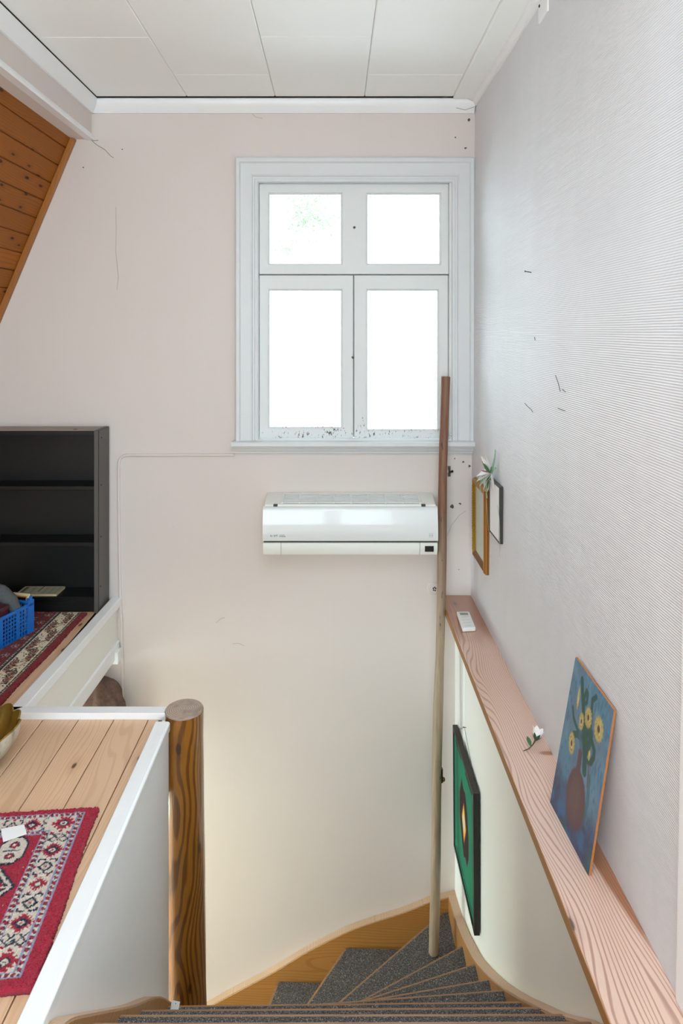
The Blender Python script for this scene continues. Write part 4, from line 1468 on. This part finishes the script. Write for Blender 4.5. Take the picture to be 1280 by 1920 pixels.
def curve_mask(pts, w_):
    d = np.full((nu, nv), 9.0)
    P_ = [np.array(p_, float) for p_ in pts]
    ax, ay = 0.246, 0.394
    for (a_, b_) in zip(P_[:-1], P_[1:]):
        ab = (b_ - a_) * (ax, ay)
        px, py = (s - a_[0]) * ax, (t - a_[1]) * ay
        h_ = np.clip((px * ab[0] + py * ab[1]) / max(1e-9, ab @ ab), 0, 1)
        d = np.minimum(d, np.hypot(px - ab[0] * h_, py - ab[1] * h_))
    return soft(d - w_, 0.0025)


def ell(cx_, cy_, rx, ry, rot=0.0):
    x, y = (s - cx_) * 0.246, (t - cy_) * 0.394
    ca, sa = math.cos(rot), math.sin(rot)
    return np.hypot((x * ca + y * sa) / rx, (-x * sa + y * ca) / ry)


GREEN = (34, 78, 66)
# shaded edge of the jar on the backdrop, then jar, neck, leaves, flowers
c = over(c, curve_mask([(.72, .20), (.78, .34), (.73, .48)], .008) * .6, (38, 88, 92))
c = over(c, soft(ell(.53, .255, .054, .072) - 1, .12), (92, 62, 66))
c = over(c, soft(ell(.50, .27, .034, .055) - 1, .8) * .5, (112, 84, 76))
c = over(c, curve_mask([(.49, .42), (.48, .53)], .011), (98, 66, 74))
for pts_, w_ in (([(.252, .93), (.30, .87), (.377, .79), (.46, .70)], .009), ([(.397, .906), (.43, .90), (.44, .85), (.42, .832)], .006), ([(.40, .90), (.36, .85), (.42, .74)], .007),
                 ([(.62, .945), (.55, .90), (.57, .83), (.60, .76), (.56, .68)], .007), ([(.147, .708), (.20, .66), (.32, .63), (.42, .62)], .006), ([(.26, .57), (.34, .60), (.46, .62)], .008),
                 ([(.52, .70), (.56, .60), (.62, .47)], .012), ([(.62, .70), (.745, .66), (.76, .62), (.72, .57), (.66, .55)], .008), ([(.44, .70), (.50, .62), (.56, .56)], .010), ([(.64, .72), (.62, .60)], .010)):
    c = over(c, curve_mask(pts_, w_) * .95, GREEN)
c = over(c, curve_mask([(.40, .63), (.47, .57)], .010) * .7, (60, 96, 120))
c = over(c, curve_mask([(.69, .54), (.72, .42)], .0035) * .8, (112, 78, 66))
for cx_, cy_, rx, ry, rot in ((.77, .798, .025, .029, 0), (.523, .778, .020, .024, 0), (.388, .703, .014, .021, 0), (.255, .508, .018, .026, .2), (.235, .80, .007, .028, .1), (.665, .592, .006, .013, 0)):
    e_ = ell(cx_, cy_, rx, ry, rot)
    pet = e_ + .12 * np.sin(np.arctan2(t - cy_, s - cx_) * 16) * .6
    c = over(c, soft(pet - 1, .18), (176, 156, 84))
    c = over(c, soft(pet - .8, .2) * np.clip((n2 - .35) * 3, 0, 1), (214, 194, 130))
    c = over(c, soft(np.abs(pet - .62) - .1, .1) * np.clip((n2 - .5) * 4, 0, 1), (140, 118, 60))
    if rx > .012:
        c = over(c, soft(e_ - .30, .15), (84, 44, 60))
P = (pF0[None, None] * (1 - s)[..., None] + pN0[None, None] * s[..., None]) * (1 - t)[..., None] + (pF1[None, None] * (1 - s)[..., None] + pN1[None, None] * s[..., None]) * t[..., None]
P = P + np.array([-0.003, 0, 0.0])
sheet('painted_face', 'canvas', pa, (0.58, 1.69, 0.0255), P, np.clip(c, 0, 1), (0.0012, 0, 0))
MB().prism([tuple(pF0 - (0.0019, 0, 0)), tuple(pN0 - (0.0019, 0, 0)), tuple(pN1 - (0.0019, 0, 0)), tuple(pF1 - (0.0019, 0, 0))], (0.0052, 0, 0.0)).build('board', 'board_edge', pa)

# --- rosebud on the ledge
rb_ = thing('rosebud', (0.5955, 2.045, 0.0255), 'artificial white rosebud with green sepals lying on the ledge', 'flower')
MB().tube([(0.560, 2.030, 0.0285), (0.578, 2.038, 0.030), (0.594, 2.050, 0.036), (0.606, 2.062, 0.044)], [0.0012, 0.0015, 0.0018, 0.003], 6).build('stem', 'stem', rb_, smooth=True)


def petal(c0, d, up, length, width, curl, nm, mt, parent, n=7):
    d = Vector(d).normalized()
    up = Vector(up)
    up = (up - d * up.dot(d)).normalized()
    sd = d.cross(up)
    vs_, fs = [], []
    for i in range(n + 1):
        f = i / n
        wd = width * math.sin(math.pi * (0.08 + 0.90 * f)) ** 0.8
        base_ = Vector(c0) + d * (length * f) + up * (curl * f * f)
        for j in (-1, -0.5, 0, 0.5, 1):
            vs_.append(base_ + sd * (wd * j) + up * (0.22 * wd * abs(j)))
    for i in range(n):
        for j in range(4):
            b = i * 5 + j
            fs.append((b, b + 1, b + 6, b + 5))
    m_ = len(vs_)
    vs2 = vs_ + [v - up * 0.0006 for v in vs_]
    fs2 = fs + [tuple(m_ + k_ for k_ in q_[::-1]) for q_ in fs]
    for i in range(n):
        fs2 += [(i * 5, (i + 1) * 5, m_ + (i + 1) * 5, m_ + i * 5), (i * 5 + 4, m_ + i * 5 + 4, m_ + (i + 1) * 5 + 4, (i + 1) * 5 + 4)]
    fs2 += [(0, m_, m_ + 1, 1), (1, m_ + 1, m_ + 2, 2), (2, m_ + 2, m_ + 3, 3), (3, m_ + 3, m_ + 4, 4)]
    return MB().add(vs2, fs2).build(nm, mt, parent, smooth=True, angle=80)


hc = Vector((0.607, 2.063, 0.045))
hd = Vector((0.45, 0.62, 0.62)).normalized()
ball(MB(), hc + hd * 0.012, 0.0125, 0.9, 0.9, 1.2).build('bud', 'petal', rb_, smooth=True)
for k_ in range(6):
    a = k_ * 1.05
    o1 = hd.orthogonal().normalized()
    o2 = hd.cross(o1)
    rad = o1 * math.cos(a) + o2 * math.sin(a)
    petal(hc + rad * 0.003, hd + rad * 0.42, rad * -1, 0.034, 0.011, -0.003, 'petal', 'petal', rb_)
for k_ in range(5):
    a = k_ * 1.2566 + 0.4
    rad = o1 * math.cos(a) + o2 * math.sin(a)
    petal(hc - hd * 0.006, hd * 0.8 + rad * 0.9, rad * -1 + hd * 0.5, 0.022, 0.005, 0.003, 'sepal', 'leaf_dark', rb_)
petal((0.586, 2.046, 0.034), (-0.1, 0.8, 0.5), (0, -0.3, 1), 0.030, 0.006, -0.004, 'leaf', 'leaf', rb_)

# --- green picture hanging over the stairs
gp = thing('green_picture', (XH, 2.92, -1.10), 'square green picture in a black frame on the half wall above the stairs', 'picture')
gx, gy0, gy1, gz0, gz1 = 0.546, 2.680, 3.150, -1.096, -0.538
fw_ = 0.018


def gpt(y, z, t_):
    return (t_ - 0.004 * (z - gz0) / 0.56, y, z)


for nm, quad in (('frame_rail', [(gy0, gz1), (gy1, gz1), (gy1 - fw_, gz1 - fw_), (gy0 + fw_, gz1 - fw_)]), ('frame_rail', [(gy0, gz0), (gy0 + fw_, gz0 + fw_), (gy1 - fw_, gz0 + fw_), (gy1, gz0)]),
                 ('frame_rail', [(gy0, gz0), (gy0, gz1), (gy0 + fw_, gz1 - fw_), (gy0 + fw_, gz0 + fw_)]), ('frame_rail', [(gy1, gz0), (gy1 - fw_, gz0 + fw_), (gy1 - fw_, gz1 - fw_), (gy1, gz1)])):
    top_rail = quad[0][1] == gz1
    MB().prism([gpt(y, z, gx) for y, z in quad], (0.022, 0, 0)).build(nm, 'dark_frame_top' if top_rail else 'dark_frame', gp)
nu, nv = 120, 140
s = np.linspace(0, 1, nu)[:, None] * np.ones((1, nv))
t = np.linspace(0, 1, nv)[None, :] * np.ones((nu, 1))
c = np.ones((nu, nv, 3)) * L3((0, 124, 92))
nz_ = vnoise((nu, nv), 6, 4, 9)
c = over(c, (nz_ - .4) * .8, (6, 142, 104))
BLK = (24, 22, 24)


def poly_mask(poly):
    inside = np.zeros(s.shape, bool)
    m_ = len(poly)
    for i in range(m_):
        (x1, y1_), (x2, y2_) = poly[i], poly[(i + 1) % m_]
        cond = ((y1_ > t) != (y2_ > t)) & (s < (x2 - x1) * (t - y1_) / ((y2_ - y1_) or 1e-9) + x1)
        inside ^= cond
    return inside


for d_ in (0.045,):
    for ax_ in ((np.abs(s - d_) < .010) & (t > .08) & (t < .92), (np.abs(s - (1 - d_)) < .010) & (np.abs(t - .5) < .42) & (np.abs(t - .5) > .02),
                (np.abs(t - d_) < .010) & (s > .08) & (s < .92) & (np.abs(s - .5) > .02), (np.abs(t - (1 - d_)) < .010) & (s > .08) & (s < .92) & (np.abs(s - .5) > .10)):
        c[ax_] = L3(BLK)
hexp = [(.42, .80), (.52, .76), (.60, .78), (.70, .66), (.74, .52), (.74, .36), (.66, .24), (.58, .27), (.50, .22), (.38, .34), (.30, .44), (.30, .62)]
c[poly_mask([(.5 + (x - .52) * 1.06 + .02, .5 + (y - .5) * 1.04) for x, y in hexp])] = L3((96, 24, 34))
c[poly_mask(hexp)] = L3((34, 18, 22))
for k_, cl in ((1.0, (110, 32, 30)), (.88, (214, 128, 40)), (.74, (236, 196, 66)), (.48, (222, 220, 206))):
    c[poly_mask([(.52, .5 + .185 * k_), (.52 + .125 * k_, .5), (.52, .5 - .185 * k_), (.52 - .125 * k_, .5)])] = L3(cl)
yy, zz = gy1 - fw_ + 0.001 - s * (gy1 - gy0 - 2 * fw_ + 0.002), gz0 + fw_ - 0.001 + t * (gz1 - gz0 - 2 * fw_ + 0.002)
P = np.stack([gx + 0.004 - 0.004 * (zz - gz0) / 0.56, yy, zz], -1)
sheet('artwork', 'poster', gp, (gx, 2.92, gz0), P, c, (0.003, 0, 0))
MB().tube([(XH - 0.009, 3.145, gz1 - 0.02), (XH - 0.007, 2.985, -0.455), (XH - 0.009, 2.70, gz1 - 0.02)], 0.0009, 5).build('string', 'frame_black', gp)
nl = MB().tube([(XH, 2.985, -0.456), (XH - 0.012, 2.985, -0.4535), (XH - 0.0135, 2.985, -0.4535)], [0.0014, 0.0014, 0.0030], 6).build('nail', 'dark_metal', None)
tag(nl, 'nail holding the string of the green picture', 'nail')

# --- gilt frame in the corner of the ribbed wall
gf = thing('gilt_frame', (wall_x(.42), 2.99, 0.252), 'gilt picture frame hanging nearest the corner of the ribbed wall', 'picture frame')
fx0, fx1, fy0, fy1, fz0, fz1 = 0.6255, 0.6455, 2.862, 3.125, 0.254, 0.608
w1, w2 = 0.030, 0.040
outer = [(fy0, fz0), (fy1, fz0), (fy1, fz1), (fy0, fz1)]
inner = [(fy0 + w1, fz0 + w1), (fy1 - w1, fz0 + w1), (fy1 - w1, fz1 - w1), (fy0 + w1, fz1 - w1)]
for k_ in range(4):
    o1_, o2_, i2_, i1_ = outer[k_], outer[(k_ + 1) % 4], inner[(k_ + 1) % 4], inner[k_]
    rail = MB()
    pr_ = []
    for (oy, oz), (iy, iz) in ((o1_, i1_), (o2_, i2_)):
        ring = []
        for f, x in ((0, fx1), (0.0, fx0 + 0.008), (0.12, fx0 + 0.002), (0.30, fx0), (0.42, fx0 + 0.004), (0.55, fx0 + 0.001), (0.75, fx0 + 0.006), (1.0, fx0 + 0.010), (1.0, fx1)):
            ring.append((x, oy + (iy - oy) * f, oz + (iz - oz) * f))
        pr_.append(ring)
    r_ob = rail.loft(pr_).build('rail', 'gold' if k_ in (1, 2) else 'gold_dark', gf)
# bright gilt lines on the near upright
for y_, x_ in ((fy0 + 0.002, fx0 + 0.008), (fy0 + 0.0125, fx0 + 0.0005)):
    MB().tube([(x_, y_, fz0 + 0.004), (x_, y_, fz1 - 0.004)], 0.0024, 6).build('gilt_line', 'gold_bright', gf)
bd = None
for k_ in range(26):
    z = fz0 + 0.034 + (fz1 - fz0 - 0.068) * k_ / 25
    if bd is None:
        bd = ball(MB(), (fx0 + 0.001, fy1 - 0.012, z), 0.005, 0.7, 1, 1, 6, 4).build('bead', 'gold', gf, (fx0, fy1 - 0.012, z), smooth=True)
    else:
        b_ = bd.copy()
        col.objects.link(b_)
        b_.parent = gf
        b_.location = Vector((fx0, fy1 - 0.012, z)) - ORIGIN[gf]
MB().box(fx0 + 0.012, fx0 + 0.014, fy0 + w1 - 0.003, fy1 - w1 + 0.003, fz0 + w1 - 0.003, fz1 - w1 + 0.003).build('print', 'print_pale', gf)

# --- small white picture
sw = thing('small_picture', (wall_x(.55), 2.715, 0.455), 'small white picture in a thin dark frame beside the gilt frame', 'picture')
fy0, fy1, fz0, fz1 = 2.632, 2.806, 0.456, 0.676
slab([fy0, fy0 + 0.006, fy1 - 0.006, fy1], [fz0, fz0 + 0.006, fz1 - 0.006, fz1], {(1, 1)}, lambda u, v, t_: (t_, u, v), 0.633, 0.647).build('frame', 'frame_black', sw)
MB().box(0.6345, 0.6365, fy0 + 0.0055, fy1 - 0.0055, fz0 + 0.0055, fz1 - 0.0055).build('print', 'paper_white', sw)

# --- artificial flower over the two frames
fb = thing('artificial_orchid', (0.632, 2.745, 0.62), 'artificial white flower with fern sprigs tucked above the small picture', 'flower')
fc = Vector((0.630, 2.745, 0.708))
for d_, u_, ln, wd, cu2 in (((-0.42, 0.82, -0.10), (-0.5, -0.2, 0.8), 0.120, 0.020, -0.030), ((-0.40, 0.82, -0.34), (-0.6, -0.2, 0.7), 0.128, 0.024, -0.020), ((-0.36, 0.74, -0.55), (-0.7, -0.1, 0.5), 0.118, 0.024, -0.014),
                            ((-0.28, 0.58, -0.75), (-0.8, 0, 0.3), 0.104, 0.022, -0.010), ((-0.18, 0.38, -0.90), (-0.9, 0.1, 0.1), 0.092, 0.018, -0.006), ((-0.30, 0.62, 0.62), (-0.8, 0.1, 0.3), 0.085, 0.013, 0.004),
                            ((-0.18, 0.50, 0.85), (-0.8, 0.1, 0.2), 0.078, 0.009, 0.004), ((0.02, -0.50, -0.70), (-0.95, 0, 0.1), 0.075, 0.016, 0.0), ((0.02, -0.25, -0.45), (-0.95, 0, 0.1), 0.060, 0.012, 0.0)):
    petal(fc, d_, u_, ln, wd, cu2, 'petal', 'petal', fb)
petal(fc + Vector((-0.008, 0.025, 0.008)), (-0.25, 0.75, 0.45), (-0.8, 0, 0.4), 0.050, 0.007, 0.004, 'inner_petal', 'petal_red', fb)
petal(fc + Vector((-0.012, 0.0, 0.002)), (-0.42, 0.9, -0.05), (-0.6, 0, 0.8), 0.050, 0.004, 0.0, 'inner_petal', 'petal_red', fb)
for d_, ln, wd in (((-0.22, 0.5, 0.38), 0.052, 0.011), ((0.02, -0.42, 0.45), 0.040, 0.008), ((-0.10, 0.05, -0.85), 0.066, 0.019)):
    petal(fc + Vector((-0.006, 0, 0)), d_, (-1, 0, 0.1), ln, wd, 0.003, 'leaf', 'leaf', fb)


def fern(path, nm, ln, step, mat='leaf_pale'):
    path = smooth_curve(path, 6)
    st_ = MB().tube(path, 0.0011, 5).build('fern_stem', mat, fb)
    for i in range(1, len(path), step):
        t_ = (path[i] - path[i - 1]).normalized()
        sd = t_.cross(Vector((1, 0, 0))).normalized()
        f = 1 - 0.6 * i / len(path)
        for sg in (-1, 1):
            a = path[i]
            b = a + (sd * sg + t_ * 0.6).normalized() * ln * f + Vector((-0.003, 0, 0))
            MB().tube([a, (a + b) / 2, b], [0.0009, 0.0019, 0.0004], 4).build('fern_leaflet', mat, st_)


fern([(0.628, 2.745, 0.708), (0.634, 2.735, 0.735), (0.638, 2.726, 0.765), (0.640, 2.720, 0.800)], 'a', 0.020, 1)
fern([(0.628, 2.745, 0.708), (0.618, 2.775, 0.675), (0.616, 2.785, 0.640), (0.620, 2.785, 0.600)], 'b', 0.016, 1)
fern([(0.628, 2.745, 0.708), (0.604, 2.800, 0.670), (0.600, 2.815, 0.640), (0.602, 2.820, 0.612)], 'c', 0.015, 1)
fern([(0.628, 2.745, 0.708), (0.634, 2.715, 0.728), (0.638, 2.695, 0.735)], 'd', 0.014, 2)
for pth in ([(0.628, 2.745, 0.708), (0.620, 2.800, 0.62), (0.628, 2.815, 0.52), (0.632, 2.815, 0.455)], [(0.632, 2.66, 0.60), (0.630, 2.622, 0.56), (0.6300, 2.615, 0.50), (0.634, 2.625, 0.405)]):
    MB().tube(smooth_curve(pth, 6), 0.0008, 5).build('hanging_stem', 'leaf_pale', fb)

# --- plate and nail on the ribbed wall
pl = thing('mounting_plate', (wall_x(2.3), 2.16, 2.272), 'white mounting plate high on the ribbed wall near the ceiling', 'plate')
MB().prism([(wall_x(2.272) + 0.004, 2.118, 2.272), (wall_x(2.272) - 0.006, 2.118, 2.272), (wall_x(2.272) - 0.006, 2.212, 2.272), (wall_x(2.272) + 0.004, 2.212, 2.272)], (0.0006, 0, 0.062)).build('plate', 'white', pl, bevel=0.003)
ball(MB(), (wall_x(2.31) - 0.007, 2.195, 2.322), 0.005, 0.5, 1, 1).build('screw', 'dark_metal', pl)
nl = MB().tube([(wall_x(1.47) + 0.002, 2.283, 1.473), (wall_x(1.47) - 0.020, 2.283, 1.477), (wall_x(1.47) - 0.0205, 2.283, 1.477), (wall_x(1.47) - 0.022, 2.283, 1.4772)], [0.0016, 0.0016, 0.0034, 0.0034], 8).build('nail', 'dark_metal', None)
tag(nl, 'bare nail sticking out of the ribbed wall right of the window', 'nail')

# --- marks that sit on the walls: cracks, cobwebs, flaked spots
wb = bpy.data.objects['wall_back']
wr = bpy.data.objects['wall_right']


def back(px, py):
    return (((px - 628) / 395.06), YB - 0.0004, CAM_Z - (py - 622) / 395.06)


for pts_, r_ in (([(170, 262), (182, 272), (197, 281), (207, 292), (213, 296)], 0.0016), ([(166, 258), (176, 264), (184, 263)], 0.0018), ([(217, 388), (218, 430), (217, 470), (222, 520), (219, 544)], 0.0007),
                 ([(472, 213), (480, 220), (492, 222)], 0.0008), ([(405, 1168), (413, 1160), (421, 1158)], 0.0008), ([(436, 1207), (446, 1206), (458, 1211)], 0.0007), ([(838, 1005), (846, 985), (862, 965), (873, 958)], 0.0006)):
    MB().tube([back(*p_) for p_ in pts_], r_, 5).build('crack', 'web', wb)
r3 = random.Random(11)


def blot(c, ux, uy, nrm, r, nm, par, mt='mark'):
    k_ = 9
    ring = [Vector(c) + (ux * math.cos(2 * math.pi * i / k_) + uy * math.sin(2 * math.pi * i / k_)) * r * r3.uniform(0.5, 1.3) for i in range(k_)]
    MB().prism(ring, nrm * 0.0008).build(nm, mt, par)


for px, py, r in ((847, 950, 4), (862, 944, 2.2), (872, 278, 3), (879, 225, 3), (853, 258, 1.5), (826, 205, 2), (846, 200, 2), (886, 303, 2), (156, 314, 1.6), (868, 866, 2), (852, 860, 1.6), (880, 874, 2.5), (229, 280, 1.2), (860, 1068, 1)):
    blot(back(px, py), Vector((1, 0, 0)), Vector((0, 0, 1)), Vector((0, -1, 0)), r / 395.06, 'spot', wb)
for pts_, r_ in (([(845, 190), (858, 178), (872, 170), (884, 172)], 0.0016), ([(820, 190), (845, 186), (868, 190), (886, 196)], 0.0014), ([(852, 208), (868, 212), (886, 206)], 0.0018)):
    MB().tube([(back(*p_)[0], YB - 0.045, back(*p_)[2]) for p_ in pts_], r_ * 0.6, 5).build('cobweb', 'web', wb)


def right(px, py):
    Y = 0.652 * 1280 / (px - 628)
    z = CAM_Z - (py - 622) * Y / 1280
    return Vector((wall_x(z) - 0.0006, Y, z))


for pts_ in ([(984, 756), (989, 762), (996, 768), (999, 773)], [(1041, 704), (1046, 718), (1050, 734)], [(1046, 765), (1052, 768), (1059, 770)], [(1054, 730), (1060, 735)], [(1001, 632), (1002, 638)]):
    MB().tube([right(*p_) for p_ in pts_], 0.0011, 5).build('scuff', 'mark', wr)

# ------------------------------------------------------------------ unseen fill lamp added in the lower storey
lamp = thing('added_fill_lamp', (-1.50, 2.50, -0.25), 'cream pendant lamp added unseen under the landing as fill light for the stairwell', 'lamp')
MB().tube([(-1.50, 2.50, -0.25), (-1.50, 2.50, -0.62)], 0.004, 6).build('cord', 'white', lamp)
n = 24
MB().loft([[(-1.50 + r * math.cos(2 * math.pi * i / n), 2.50 + r * math.sin(2 * math.pi * i / n), z) for i in range(n)] for r, z in ((0.03, -0.60), (0.06, -0.62), (0.16, -0.72), (0.20, -0.80))], True, False).build('shade', 'lamp_shade', lamp, smooth=True)
ld = bpy.data.lights.new('fill_bulb', 'POINT')
ld.energy = 20
ld.color = (0.84, 1.0, 0.76)
ld.shadow_soft_size = 0.10
lo = bpy.data.objects.new('fill_bulb', ld)
col.objects.link(lo)
lo.parent = lamp
lo.location = (0, 0, -0.62)
